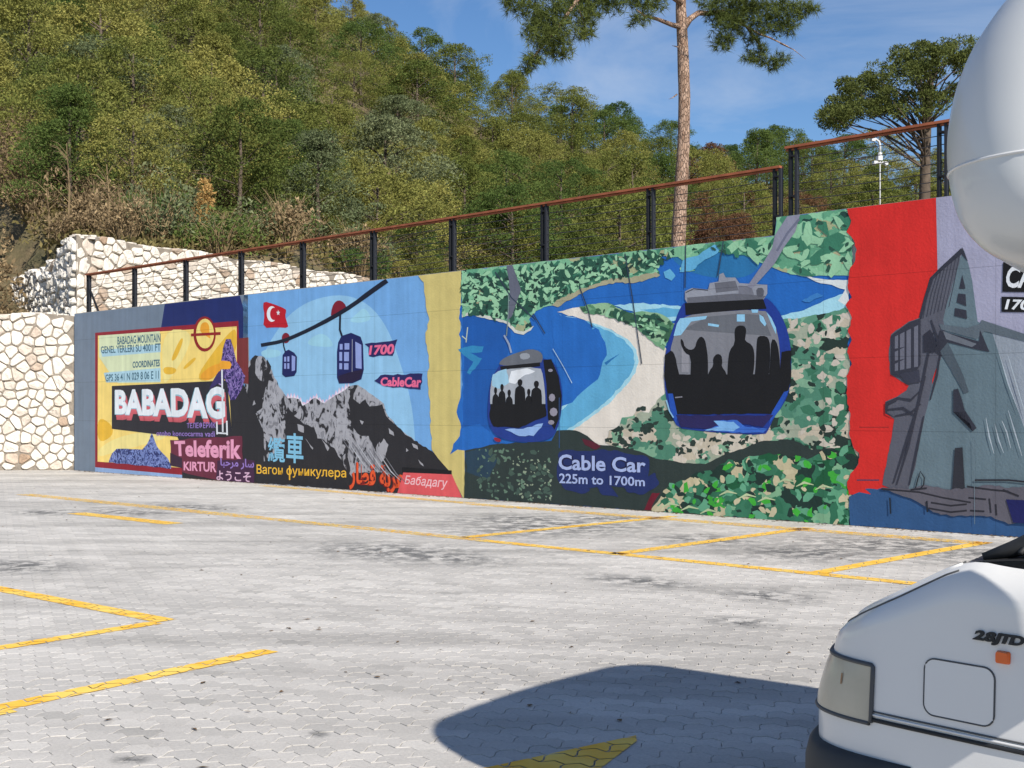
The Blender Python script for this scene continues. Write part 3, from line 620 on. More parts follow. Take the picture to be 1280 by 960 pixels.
a.poly(jag([(573, 437), (590, 432), (605, 433), (603, 440), (588, 441), (603, 448), (596, 458), (588, 468), (584, 466), (592, 452), (580, 444)], .8, 4), TL_)
for P in ([(578, 420), (584, 425)], [(585, 409), (583, 428)]): a.stroke(P, 1.3, PC(190, 205, 190))
a.poly(jag([(697, 390), (725, 384), (742, 390), (762, 390), (778, 397), (793, 404), (808, 412), (822, 425), (834, 437), (834, 500), (815, 522), (800, 545), (775, 562), (750, 562), (735, 548), (720, 540), (700, 548), (700, 530), (735, 520), (765, 495), (792, 465), (797, 448), (790, 430), (765, 412), (725, 398)], 1, 6), CR)
a.poly(jag([(700, 393), (735, 401), (762, 411), (785, 424), (796, 437), (799, 452), (795, 466), (784, 481), (760, 506), (735, 525), (716, 538), (697, 541), (696, 510), (740, 470)], .8, 5), PS)
a.poly(jag([(735, 402.5), (760, 413), (781, 425), (791, 437), (794, 452), (790, 465), (779, 480), (756, 504), (732, 522), (708, 538), (696, 539), (699, 515), (718, 498), (744, 472), (752, 452), (757, 430), (748, 412)], 1, 5), SH)
a.poly(jag([(698, 393), (716, 397), (735, 402), (749, 412), (757, 428), (759, 444), (754, 452), (752, 460), (748, 474), (735, 484), (728, 490), (716, 503), (698, 510), (700, 480), (694, 445), (690, 400)], .8, 6), PC(38, 108, 192))
a.stroke([(757, 455), (765, 449), (774, 443)], [4, 2, .5], PC(44, 118, 180)); a.stroke([(735, 402), (745, 409), (741, 411)], 2, SH)
a.poly(jag([(768, 382), (800, 379), (848, 382), (862, 386), (856, 398), (838, 402), (822, 397), (795, 391)], 1, 6), PS)
a.poly(jag([(800, 387), (830, 384), (856, 387), (848, 396), (832, 397)], 1, 6), SH)
a.poly(jag([(976, 395), (1005, 388), (1030, 376), (1058, 366), (1060, 386), (1020, 396), (978, 402)], 1, 6), PS)
a.poly(jag([(1004, 344), (1030, 349), (1061, 350), (1062, 385), (1048, 376), (1057, 362), (1040, 356), (1020, 352)], 1, 6), PC(225, 232, 232))
a.poly(jag([(830, 340), (838, 336), (845, 345), (840, 351), (832, 347)], .8, 4), SH).poly(jag([(1003, 376), (1022, 366), (1030, 369), (1012, 378)], .8, 4), PC(60, 130, 200))
a.build('painted_beach')
a = Motif(.0325)
G1 = [(577, yt(577)), (968.5, yt(968)), (971, yt(972)), (1064, yt(1064)), (1066, 300), (1066, 346), (1040, 344), (1008, 346), (989, 343), (970, 336), (956, 330), (945, 325), (931, 319), (912, 317), (897, 315), (880, 319), (868, 325), (866, 333), (870, 338), (852, 340), (850, 336), (856, 327), (848, 321), (838, 322), (830, 320), (820, 326), (819, 333), (825, 340), (824, 346), (808, 349), (792, 353), (785, 352), (764, 351), (742, 358), (725, 364), (705, 372), (699, 381), (691, 382), (680, 384), (670, 389), (662, 399), (666, 409), (655, 416), (645, 414), (637, 404), (620, 398), (605, 395), (592, 390), (578, 395)]
a.poly(jag(G1, .9, 5), M_CAMO_L)
a.poly(jag([(578, 393), (592, 389.5), (606, 394), (622, 397), (637, 403), (645, 412), (655, 414.5), (668, 407), (664, 413), (655, 418.5), (644, 416), (634, 405), (618, 400), (602, 397), (590, 393), (578, 397)], .6, 4), PC(214, 216, 206))
a.poly(jag([(690, 381), (700, 374), (722, 363), (742, 356), (764, 348), (790, 347), (820, 340), (826, 344), (808, 350), (792, 354), (770, 353), (744, 360), (724, 368), (706, 378), (698, 384)], 1.2, 4), PC(172, 168, 138))
for P in ([(595, 372), (612, 366), (618, 378), (605, 384), (592, 382)], [(985, 312), (1002, 303), (1000, 318), (988, 322)], [(1030, 318), (1048, 314), (1055, 330), (1035, 334)]): a.poly(jag(P, 1.5, 4), PC(176, 172, 136))
a.poly(jag([(862, 322), (872, 320), (893, 306), (903, 308), (898, 316), (880, 326), (866, 338), (850, 340), (854, 326)], 1, 4), SH)
a.poly(jag([(725, 383), (745, 380), (762, 379), (776, 386), (792, 391), (803, 389), (822, 391), (838, 400), (848, 412), (836, 426), (831, 438), (820, 432), (806, 418), (792, 407), (768, 398), (752, 394), (732, 392)], 1.3, 5), M_CAMO_H)
for (reg, n_, seed_) in (([(580, 345), (700, 330), (700, 372), (640, 400), (580, 392)], 330, 31), ([(700, 330), (850, 312), (820, 335), (740, 356), (700, 370)], 260, 33), ([(730, 384), (790, 392), (838, 400), (832, 432), (805, 412)], 90, 34)):
    a.blobs(reg, n_, PC(44, 88, 72), (1.6, 3.8), seed_, 2.6).blobs(reg, n_ // 2, PC(158, 208, 166), (1.4, 3.4), seed_ + 40, 2.4).blobs(reg, n_ // 3, PC(34, 62, 54), (1.0, 2.4), seed_ + 80, 2.2)
for (reg, n_, seed_) in (([(975, 290), (1062, 268), (1066, 340), (1000, 340)], 26, 35), ([(860, 312), (970, 296), (970, 325), (930, 316)], 20, 36)):
    a.blobs(reg, n_, PC(60, 124, 98), (4, 10), seed_, 2.2).blobs(reg, n_, PC(152, 204, 164), (3, 8), seed_ + 40, 2.2).blobs(reg, n_ // 2, PC(44, 84, 70), (1.6, 3), seed_ + 80, 2)
a.build('painted_green_shore')
a = Motif(.037)
a.poly(jag([(757, 553), (762, 538), (775, 532), (778, 522), (792, 520), (797, 512), (812, 516), (822, 500), (832, 492), (832, 450), (840, 405), (1000, 398), (1030, 392), (1062, 384), (1068, 405), (1060, 430), (1066, 470), (1062, 500), (1066, 540), (1074, 565), (1068, 600), (980, 600), (850, 590), (800, 570), (775, 562)], 1.3, 6), M_CAMO_B)
a.blobs([(757, 553), (790, 515), (835, 500), (835, 560), (800, 565)], 60, PC(45, 62, 56), (1.5, 3.5), 3).blobs([(985, 400), (1062, 390), (1066, 560), (960, 560), (985, 500)], 70, PC(60, 118, 92), (3, 7), 4).blobs([(985, 400), (1062, 390), (1066, 560), (960, 560), (985, 500)], 45, PC(38, 56, 50), (1.5, 4), 5)
a.blobs([(985, 400), (1062, 390), (1066, 560), (960, 560), (985, 500)], 45, PC(206, 198, 184), (3, 6), 6).blobs([(840, 545), (960, 545), (960, 565), (880, 575), (840, 565)], 60, PC(212, 204, 188), (2, 5), 7).blobs([(840, 545), (960, 545), (960, 565), (880, 575), (840, 565)], 40, PC(48, 62, 56), (1.5, 3.5), 8)
a.build('painted_beach_scrub')
a = Motif(.042)
a.poly(jag([(582, 563), (600, 560), (613, 556), (640, 554), (690, 551), (697, 538), (720, 538), (735, 545), (748, 556), (770, 558), (800, 564), (820, 573), (850, 578), (882, 580), (908, 567), (930, 561), (950, 552), (985, 549), (1000, 553), (1015, 562), (1040, 560), (1066, 562), (1066, yb(1066)), (581, yb(581))], .8, 6), PC(48, 60, 58))
a.poly(jag([(583, 565), (610, 560), (622, 575), (612, 600), (584, 590)], 1, 6), PC(42, 66, 84))
a.blobs([(600, 562), (690, 558), (690, 620), (640, 628), (590, 615)], 85, PC(104, 132, 112), (.8, 2.2), 11).blobs([(640, 570), (690, 575), (690, 625), (650, 625)], 60, PC(150, 165, 140), (.6, 1.7), 12).blobs([(600, 562), (690, 558), (690, 620), (590, 615)], 40, PC(70, 92, 82), (2, 4), 14)
a.build('painted_dark_wood')
a = Motif(.045)
a.poly(jag([(813, yb(813)), (818, 632), (828, 618), (838, 606), (858, 600), (872, 590), (893, 588), (902, 580), (920, 576), (938, 570), (962, 566), (985, 570), (1010, 574), (1040, 562), (1066, 558), (1074, 572), (1070, 590), (1062, 602), (1060, 615), (1064, 640), (1062, yb(1062))], 1.6, 5), M_CAMO_D)
rg = [(820, 640), (840, 606), (940, 570), (1066, 562), (1062, 655)]
a.blobs(rg, 60, PC(100, 166, 132), (3, 7.5), 21).blobs(rg, 50, PC(50, 112, 84), (3, 8), 22).blobs(rg, 40, PC(204, 194, 160), (2, 5.5), 23).blobs(rg, 40, PC(66, 176, 60), (2, 5.5), 24).blobs(rg, 40, PC(32, 56, 50), (2, 5.5), 25)
for i in range(9): a.stroke([(828 + i * 24, 634 - i * 5 + (i % 3) * 9), (838 + i * 24, 629 - i * 5 + (i % 3) * 9), (850 + i * 24, 632 - i * 5 + (i % 3) * 9)], [1, 3.2, 1], PC(188, 204, 160))
a.build('painted_bush')
a = Motif(.0455)
a.poly(jag([(806, yb(806) - 1), (810, 628), (816, 616), (826, 616), (818, 628), (815, yb(815) - 1)], .8, 5), PC(112, 28, 46)).poly(jag([(728, 548), (742, 552), (752, 558), (745, 562), (732, 556)], .6, 4), PC(92, 34, 50))
BB = PC(36, 50, 104)
for P in ([(697, 590), (698, 566), (715, 562), (740, 564), (770, 562), (790, 568), (812, 572), (812, 592), (808, 612), (780, 609), (740, 610), (700, 604)], [(700, 600), (722, 598), (740, 612), (730, 618), (706, 612)], [(742, 604), (765, 608), (775, 622), (752, 618)], [(775, 604), (800, 600), (820, 590), (826, 604), (806, 618), (785, 616)]): a.poly(smooth(jag(P, 2.2, 7), 1), BB)
TX = [(699, 567.5), (808, 572.5), (808, 591), (699, 587)]; T2 = [(700, 591.5), (807, 596.5), (807, 608), (700, 604)]
a.text(TX, 'Cable Car', PC(30, 32, 70), .07).text(TX, 'Cable Car', PC(172, 188, 232), .025).text(T2, '225m to 1700m', PC(30, 32, 70), .06, step=.0004).text(T2, '225m to 1700m', PC(172, 188, 232), .02)
a.build('painted_caption', label='pale blue Cable Car 225m to 1700m lettering')
# hangers and fine cables
a = Motif(.0455)
a.poly(jag([(634, 333), (641, 331), (646, 345), (652, 362), (648, 374), (641, 395), (636, 400), (638, 370), (637, 350)], .5, 6), PC(104, 108, 124))
a.stroke([(631, 419), (637, 430), (640, 441)], 2.4, PC(150, 165, 190)); a.stroke([(637, 366), (636, 395), (634, 420)], 1.2, PC(130, 150, 150))
for P in ([(667, 392), (682, 417)], [(725, 358), (736, 388), (741, 409)], [(782, 317), (792, 377), (798, 420), (803, 455)], [(620, 340), (640, 372), (670, 400)], [(858, 290), (857, 360)], [(905, 300), (898, 345)]): a.stroke(P, 1.3, PC(52, 66, 84))
a.stroke([(692, 436), (705, 458), (716, 479)], .9, PC(175, 205, 225)); a.stroke([(700, 497), (700, 560)], .7, PC(50, 90, 150))
a.poly([(985, yt(985)), (1001, yt(1001)), (995, 290), (981, 309), (969, 330), (951, 350), (941, 361), (935, 358), (953, 332), (966, 310), (969.5, 290)], PC(140, 142, 160)).stroke([(1000, 274), (985, 292), (972, 314)], 3, PC(112, 116, 136))
a.build('painted_hanger')
# small gondola
BK = PC(26, 26, 29); GB = PC(36, 62, 142)
a = Motif(.0475)
a.poly(smooth([(611, 500), (613, 482), (620, 464), (630, 450), (660, 446), (690, 449), (698, 462), (703, 482), (704, 502), (701, 525), (696, 540), (690, 548), (672, 553), (642, 552), (622, 546), (614, 536), (610, 520)], 2), GB)
a.poly(smooth([(624, 457), (627, 450), (638, 444), (650, 440), (664, 436), (676, 439), (680, 446), (677, 455), (650, 457)], 1), PC(108, 112, 120)).poly(smooth([(650, 442), (662, 441), (664, 448), (652, 450)], 1), PC(158, 164, 172))
a.poly([(626, 458), (676, 453), (676, 458), (627, 463)], BK)
a.poly(smooth([(616, 470), (626, 462), (676, 458), (680, 470), (683, 500), (682, 526), (615, 522), (613, 495)], 1), PC(172, 178, 186)).poly(jag([(617, 468), (634, 461), (638, 478), (625, 486), (616, 482)], 1, 4), PC(160, 205, 228)).poly(jag([(640, 464), (660, 460), (670, 464), (655, 470), (645, 480), (637, 478)], 1, 4), WHT)
a.poly([(680, 450), (690, 449), (699, 470), (703, 495), (701, 520), (694, 537), (686, 524), (684, 480)], BK)
for c in ((689, 463, 3, 2), (691, 497, 4, 5), (693, 515, 5, 5.5), (690, 528, 4, 3)): a.ell(c[:2], c[2], c[3], PC(150, 146, 160), 8)
a.poly(jag([(614, 505), (683, 505), (684, 520), (650, 535), (618, 533), (613, 522)], .8, 5), BK)
a.poly(jag([(632, 537), (655, 536), (680, 529), (678, 534), (668, 545), (650, 545)], 1, 5), PC(150, 185, 235)).poly(smooth([(618, 546), (628, 549), (626, 553), (619, 551)], 1), PC(150, 40, 60))
g1 = a.build('painted_gondola', label='smaller painted gondola over the bay')
def people(parent, shapes, d):
    for P in shapes:
        m_ = Motif(d); m_.poly(P, BK); o = m_.build('painted_person', parent); 
PL_ = lambda cx, t, w_, b: smooth([(cx - w_, b), (cx - w_ * .95, t + 13), (cx - w_ * .55, t + 9.5), (cx - w_ * .2, t + 8.5), (cx - w_ * .42, t + 6), (cx - w_ * .46, t + 2.4), (cx - w_ * .2, t), (cx + w_ * .2, t), (cx + w_ * .46, t + 2.4), (cx + w_ * .42, t + 6), (cx + w_ * .2, t + 8.5), (cx + w_ * .55, t + 9.5), (cx + w_ * .95, t + 13), (cx + w_, b)], 1)
people(g1, [PL_(c_, t_, w_, 512) for c_, t_, w_ in ((620.5, 484, 4.2), (628.5, 480, 4.6), (637.5, 487, 4.6), (651, 474, 6.8), (662, 486, 4.6), (671.5, 476, 7))] if True else [smooth([(617, 515), (618, 498), (622, 488), (626, 497), (628, 515)], 1), smooth([(628, 515), (630, 500), (632, 490), (637, 491), (640, 502), (641, 515)], 1), smooth([(642, 515), (644, 494), (649, 488), (650, 479), (655, 479), (657, 488), (662, 496), (663, 515)], 1), smooth([(661, 515), (662, 496), (666, 484), (671, 482), (675, 490), (681, 505), (682, 515)], 1)], .056)
# big gondola
a = Motif(.0475)
a.poly(smooth([(857, 376), (849, 389), (843, 408), (835, 430), (831, 452), (831, 478), (834, 500), (840, 520), (848, 535), (870, 538), (900, 541), (957, 544), (962, 536), (968, 522), (980, 506), (987, 490), (990, 470), (990, 440), (986, 415), (978, 395), (968, 380), (957, 371)], 1), PC(34, 62, 150))
a.poly([(857, 374), (857, 364), (866, 360), (886, 362), (888, 354), (899, 352), (900, 343), (905, 341), (908, 347), (920, 347), (925, 354), (960, 356), (960, 367), (955, 375), (935, 374), (860, 379)], PC(150, 154, 166))
a.poly([(894, 354), (920, 351), (924, 363), (896, 366)], PC(108, 110, 120)).poly([(924, 357), (940, 358), (944, 370), (924, 369)], PC(120, 122, 134)).poly([(860, 372), (920, 367), (958, 370), (954, 375), (860, 379)], PC(104, 106, 116)).poly(smooth([(946, 360), (956, 360), (955, 372), (947, 371)], 1), PC(90, 92, 102)).stroke([(858, 366), (868, 361), (886, 363)], 1, PC(60, 60, 70))
a.poly([(857, 379), (955, 374), (959, 386), (920, 388), (858, 394)], BK)
a.poly(smooth([(853, 398), (870, 392), (955, 386), (966, 398), (973, 416), (976, 440), (976, 475), (838, 475), (838, 440), (845, 415)], 1), PC(132, 134, 142))
a.poly([(855, 412), (885, 396), (925, 392), (955, 394), (965, 420), (880, 414)], PC(108, 112, 120)).poly([(853, 425), (853, 465), (862, 465), (862, 440)], PC(150, 150, 158))
CB = PC(150, 206, 238)
for P in ([(851, 398), (885, 395), (883, 399), (865, 402), (852, 419), (843, 420), (847, 405)], [(886, 404), (900, 406), (899, 409), (886, 407)], [(922, 393), (932, 393), (932, 402), (922, 402)], [(950, 393), (955, 396), (959, 405), (957, 408), (951, 401)], [(959, 390), (965, 397), (971, 410), (971, 418), (965, 405)], [(940, 387), (949, 387), (948, 391), (941, 391)]): a.poly(P, CB, step=.0002)
a.poly(jag([(832, 444), (840, 438), (846, 452), (850, 468), (976, 468), (978, 440), (990, 438), (990, 472), (986, 490), (978, 505), (968, 517), (845, 518), (836, 492), (831, 470)], .7, 6), BK)
a.poly([(981, 490), (987, 488), (976, 512), (962, 530), (966, 515)], PC(38, 84, 180)).poly([(836, 492), (842, 492), (848, 520), (846, 530), (839, 514)], PC(38, 84, 180)).stroke([(834, 500), (838, 514), (843, 522)], 1.6, PC(150, 200, 236))
a.poly(jag([(846, 519), (968, 519), (955, 534), (930, 530), (890, 536), (852, 534)], .8, 6), PC(44, 40, 92)).poly(jag([(880, 537), (900, 532), (893, 526), (922, 525), (932, 533), (960, 536), (955, 541), (920, 541)], .8, 5), PC(60, 110, 205)).poly(jag([(882, 538), (900, 533), (893, 526), (918, 527), (926, 534), (918, 539)], .6, 4), PC(130, 185, 238))
a.stroke([(845, 497), (854, 496)], 1.6, PC(130, 130, 140))
g2 = a.build('painted_gondola', label='larger painted gondola with a crowd in silhouette')
people(g2, [smooth([(852, 423), (855, 426), (857, 434), (864, 438), (870, 435), (872, 426), (877, 420), (882, 424), (884, 433), (886, 447), (886, 475), (864, 475), (865, 445), (857, 441), (852, 430)], 1),
            smooth([(884, 475), (888, 463), (893, 457), (892, 448), (897, 442), (903, 444), (904, 453), (903, 458), (909, 466), (910, 475)], 1),
            smooth([(910, 475), (911, 452), (913, 438), (920, 429), (919, 412), (923, 407), (931, 407), (934, 412), (933, 420), (932, 426), (941, 431), (944, 440), (944, 458), (941, 475)], 1),
            smooth([(944, 475), (946, 452), (947, 426), (949, 420), (959, 420), (963, 426), (964, 440), (962, 475)], 1),
            smooth([(962, 475), (964, 448), (965, 424), (971, 425), (975, 440), (977, 475)], 1), smooth([(832, 475), (834, 447), (838, 438), (843, 440), (847, 452), (848, 475)], 1)], .0605)

# ---- red and tower panel
a = Motif(.0625)
a.poly(jag([(1060, yt(1060)), (1065, 276), (1059, 290), (1068, 300), (1072, 312), (1070, 326), (1063, 338), (1061, 362), (1066, 372), (1058, 382), (1066, 398), (1061, 415), (1066, 425), (1060, 440), (1066, 455), (1059, 470), (1060, 500), (1064, 520), (1063, 545), (1068, 560), (1075, 566), (1074, 580), (1064, 592), (1060, 602), (1062, 618)], 1, 4, closed=False) + [(1180, 618), (1180, yt(1180))], PC(216, 46, 42))
a.stroke([(1075, 534), (1112, 534)], 1, PC(150, 40, 40)).stroke([(1072, 600), (1100, 600)], 1.6, PC(80, 60, 90))
a.build('painted_red_band')
a = Motif(.064)
a.poly([(1171, yt(1171)), (1300, yt(1300)), (1340, yt(1340)), (1340, 640), (1200, 640), (1180, 500), (1173, 340)], PC(166, 166, 190))
a.poly(jag([(1062, 621), (1075, 615), (1090, 618), (1082, 611), (1112, 611), (1130, 616), (1200, 630), (1300, 640), (1340, 640), (1340, yb(1340)), (1064, yb(1064))], .7, 5), PC(50, 88, 134))
a.build('painted_grey_field')
a = Motif(.0665); S1 = PC(92, 94, 106); S2 = PC(104, 124, 134); S3 = PC(54, 56, 68); S4 = PC(150, 160, 172)
a.poly([(1236, 410), (1280, 421), (1340, 440), (1340, 640), (1240, 620)], S4)
a.poly([(1206, 313), (1212, 332), (1216, 350), (1223, 402), (1240, 412), (1262, 480), (1290, 560), (1300, 640), (1130, 616), (1143, 560), (1160, 500), (1178, 445), (1180, 400), (1190, 345)], S2)
a.poly(jag([(1203, 312), (1176, 336), (1163, 349), (1157, 371), (1151, 397), (1137, 402), (1115, 418), (1112, 442), (1114, 468), (1128, 477), (1137, 482), (1134, 488), (1122, 496), (1108, 502), (1108, 515), (1119, 524), (1116, 545), (1110, 575), (1104, 606), (1120, 614), (1136, 614), (1146, 580), (1152, 545), (1162, 500), (1168, 470), (1178, 446), (1185, 425), (1180, 400), (1188, 370), (1200, 330)], .6, 6), S1)
for i in range(8): a.stroke([(1200 - i * 4.6, 320 + i * 4), (1194 - i * 4.9, 352 + i * 3), (1187 - i * 4.6, 384 + i * 2)], 1.1, PC(66, 68, 80))
a.poly([(1203, 310), (1177, 334), (1164, 347), (1157, 370), (1150, 396), (1153, 399), (1160, 372), (1167, 350), (1179, 338), (1204, 317)], S3).poly([(1204, 309), (1211, 327), (1203, 318)], S3)
for P in ([(1204, 344), (1208, 361), (1200, 361)], [(1199, 367), (1208, 368), (1209, 383), (1197, 378)], [(1195, 385), (1209, 388), (1210, 399), (1194, 395)]): a.poly(P, S3)
a.poly([(1175, 405), (1210, 410), (1226, 405), (1228, 400), (1280, 417), (1340, 436), (1340, 446), (1280, 426), (1232, 414), (1222, 424), (1178, 412)], PC(96, 108, 118))
a.poly([(1176, 413), (1225, 427), (1226, 412), (1238, 440), (1222, 437), (1186, 428), (1178, 445), (1170, 440)], S3).poly([(1180, 414), (1222, 430), (1216, 434), (1184, 424)], PC(110, 116, 126))
a.poly(jag([(1176, 440), (1186, 428), (1202, 462), (1212, 490), (1206, 492), (1190, 462)], .5, 6), PC(80, 92, 102))
for P in ([(1177, 440), (1172, 470), (1164, 500)], [(1165, 400), (1172, 420), (1176, 440)], [(1168, 415), (1160, 450), (1150, 500), (1136, 560), (1122, 606)], [(1158, 470), (1148, 510), (1132, 560), (1118, 604)], [(1156, 520), (1148, 560), (1138, 606)], [(1120, 520), (1140, 516), (1152, 505)], [(1110, 512), (1130, 510), (1146, 520)], [(1122, 497), (1140, 500), (1150, 490)]): a.stroke(P, [1.4] + [3.0] * (len(P) - 2) + [1.6], S3)
a.stroke([(1160, 428), (1168, 424), (1174, 432), (1168, 440), (1160, 436)], 2.4, S3).poly([(1156, 418), (1164, 412), (1172, 428), (1170, 440), (1156, 440)], PC(48, 50, 62))
a.poly([(1116, 419), (1138, 403), (1152, 398), (1152, 455), (1146, 466), (1130, 472), (1116, 468)], S3)
for x0, x1, k in ((1120, 1124, .5), (1126.5, 1132, .4), (1134.5, 1140, .2), (1144, 1149, 0)):
    for y0, y1 in ((421, 436), (440, 451), (455, 464)): a.poly([(x0, y0 - (x0 - 1120) * .5), (x1, y0 - (x1 - 1120) * .5), (x1, y1 - (x1 - 1120) * .2), (x0, y1 - (x0 - 1120) * .2)], PC(108, 110, 124), step=.0001)
a.poly(jag([(1126, 468), (1150, 462), (1152, 478), (1136, 480)], .7, 5), PC(60, 62, 76)).poly(jag([(1108, 503), (1122, 497), (1124, 500), (1112, 506), (1110, 516), (1120, 522), (1108, 517)], .4, 5), S3)
a.poly([(1193, 487), (1199, 486), (1204, 500), (1207, 512), (1222, 535), (1217, 539), (1209, 515), (1193, 515)], S3).poly([(1195, 560), (1204.5, 559), (1208, 620), (1191, 620)], PC(50, 52, 60))
DB = [(1102, 609), (1140, 611), (1158, 606), (1190, 612), (1215, 610), (1240, 606), (1262, 610), (1280, 608), (1340, 620), (1340, 660), (1290, 652), (1262, 655), (1240, 645), (1215, 644), (1190, 645), (1168, 640), (1150, 628), (1125, 618)]
a.poly(jag(DB, 1.2, 5), PC(98, 96, 106))
for P in ([(1103, 611), (1150, 615), (1180, 622), (1215, 628)], [(1165, 628), (1190, 632), (1210, 630)], [(1162, 635), (1190, 640), (1210, 638)], [(1210, 608), (1240, 612), (1262, 614)], [(1212, 622), (1234, 624)], [(1214, 638), (1232, 639)], [(1238, 623), (1240, 641)], [(1246, 630), (1247, 644)], [(1140, 612), (1160, 610)], [(1220, 600), (1262, 600), (1300, 604)], [(1255, 612), (1275, 620)]): a.stroke(P, 2.2, PC(46, 46, 54))
a.stroke([(1146, 610), (1149, 598), (1152, 589), (1157, 597), (1156, 606), (1151, 612)], 1.5, PC(36, 40, 48))
for P in ([(1234, 522), (1238, 545), (1244, 567)], [(1245, 530), (1250, 550), (1256, 566)], [(1254, 526), (1260, 540), (1265, 560)], [(1262, 513), (1270, 540), (1279, 570)], [(1250, 440), (1262, 480), (1275, 515)], [(1262, 446), (1272, 480), (1284, 520)]): a.stroke(P, [.6, 1.8, .5], PC(176, 188, 198))
a.stroke([(1219, 548), (1220, 655)], .7, PC(112, 130, 142)); a.stroke([(1114, 622), (1115, 642)], 1.8, PC(34, 40, 50)); a.stroke([(1160, 626), (1161, 640)], 2, PC(34, 40, 50))
a.poly([(1259, 624), (1300, 626), (1300, 655), (1268, 653)], PC(30, 34, 92))
a.build('painted_tower')
a = Motif(.0815)
a.poly([(1255, 328), (1400, 322), (1400, 366), (1254, 365)], PC(22, 22, 24)).poly([(1253, 371), (1400, 374), (1400, 392), (1253, 390)], PC(22, 22, 24))
a.text([(1259, 333), (1392, 328), (1392, 362), (1259, 360)], 'CABLE CAR', WHT, .03, shear=.2).text([(1257, 374), (1322, 376), (1322, 389), (1257, 387)], '1700 m', WHT, .03, shear=.2)
a.build('painted_black_tag_lettering', label='white italic lettering on black tags at the tower')
a = Motif(.001); s1 = wpt(1338, 500).x
a.poly([(s1, 0.002), (S_END, .002), (S_END, H2), (s1, H2)], PC(150, 158, 172), local=True); a.build('painted_plain_field')

# ================================================================== FENCE on the wall
M_STEEL = mat('black_steel', (.012, .013, .016, 1), .6, spec=.25); M_STEEL2 = mat('grey_steel', (.022, .024, .03, 1), .6, spec=.25)
M_RUST = mat('rust_brown_rail', (.27, .085, .04, 1), .6, noise=.3, nscale=6); M_WIRE = mat('steel_wire', (.035, .035, .04, 1), .5)
def fence(posts, z0, label, ext):
    fe = empty('wire_fence', (W0.x, W0.y, 0), A_WALL, label=label, category='fence'); H = 1.0
    for s in posts:
        mb = MB()
        mb.box((s - .05, .16, z0 + H / 2 - .06), (.019, .035, H / 2 + .05)); mb.box((s + .05, .16, z0 + H / 2 - .06), (.019, .035, H / 2 + .05), 1)
        mb.box((s, .16, z0 + .006), (.12, .11, .006)); mb.box((s, .16, z0 + H - .12), (.028, .05, .012)); mb.box((s, .16, z0 + .3), (.028, .05, .012))
        mb.build('post', [M_STEEL, M_STEEL2], fe)
    mb = MB(); a, b = posts[0] - .12, posts[-1] + ext; n = 24
    mb.box(((a + b) / 2, .16, z0 + H + .012), ((b - a) / 2, .06, .017)); mb.box(((a + b) / 2, .16, z0 + H - .024), ((b - a) / 2, .02, .011)); mb.build('handrail', [M_RUST], fe)
    for k in range(7):
        z = z0 + .12 + k * .12; pts = []
        for i in range(len(posts) - 1):
            for q in (0, .25, .5, .75): pts.append((posts[i] + (posts[i + 1] - posts[i]) * q, .16, z - .012 * math.sin(math.pi * q) * (1 + .4 * math.sin(k * 3 + i))))
        pts.append((posts[-1], .16, z)); mb = MB(); mb.tube(pts, .006, 4); mb.build('wire', [M_WIRE], fe)
    return fe
PS_ = [wpt(x, 500).x for x in (104, 161, 225, 294, 371, 459, 558, 673, 806, 965)]
f1 = fence(PS_, H1, 'black post and wire fence with a rust brown rail along the lower wall top', .06)
mb = MB(); mb.tube([(PS_[0] + .05, .16, H1 + .62), (PS_[0] + .5, .16, H1 + .02)], .03, 6); mb.build('brace', [M_STEEL], f1)
p2 = [wpt(985, 500).x, wpt(1172, 500).x]; stp = 2.0
f2 = fence(p2 + [p2[1] + .26] + [p2[1] + stp * k for k in range(1, 6)], H2, 'black post and wire fence on the raised right hand stretch of the wall', .1)

# ================================================================== STONE WALLS
def stone_mat(name, c1, c2, nsc=9):
    m = bpy.data.materials.new(name); m.use_nodes = True; t = m.node_tree; p = t.nodes['Principled BSDF']; K = t.links.new
    oi = N(t, 'ShaderNodeObjectInfo'); tcn = N(t, 'ShaderNodeTexCoord'); geo = N(t, 'ShaderNodeNewGeometry')
    n = N(t, 'ShaderNodeTexNoise'); n.inputs['Scale'].default_value = nsc; n.inputs['Detail'].default_value = 8; n.inputs['Roughness'].default_value = .7; K(geo.outputs['Position'], n.inputs['Vector'])
    cr = N(t, 'ShaderNodeValToRGB'); e = cr.color_ramp.elements; e[0].position = 0; e[0].color = c2; e[1].position = 1; e[1].color = c1
    x = e.new(.10); x.color = tuple((c1[i] * .55 + c2[i] * .45) for i in range(3)) + (1,); x = e.new(.3); x.color = tuple((c1[i] * .92 + c2[i] * .08) for i in range(3)) + (1,)
    K(oi.outputs['Random'], cr.inputs[0])
    r = N(t, 'ShaderNodeMapRange'); r.inputs['From Min'].default_value = .3; r.inputs['From Max'].default_value = .7; r.inputs['To Min'].default_value = .72; r.inputs['To Max'].default_value = 1.12; K(n.outputs['Fac'], r.inputs['Value'])
    h = N(t, 'ShaderNodeHueSaturation'); K(cr.outputs[0], h.inputs['Color']); K(r.outputs[0], h.inputs['Value']); K(h.outputs[0], p.inputs['Base Color'])
    b = N(t, 'ShaderNodeBump'); b.inputs['Strength'].default_value = .8; b.inputs['Distance'].default_value = .03; K(n.outputs['Fac'], b.inputs['Height']); K(b.outputs[0], p.inputs['Normal'])
    p.inputs['Roughness'].default_value = .9; p.inputs['Specular IOR Level'].default_value = .15
    return m
M_STONE = stone_mat('white_limestone', (.79, .735, .65, 1), (.42, .30, .21, 1)); M_STONE2 = stone_mat('pale_limestone', (.76, .72, .65, 1), (.25, .20, .16, 1))
M_MORT = mat('grey_mortar', (.25, .215, .175, 1), .95, noise=.3, nscale=6, bump=.6, bscale=25)
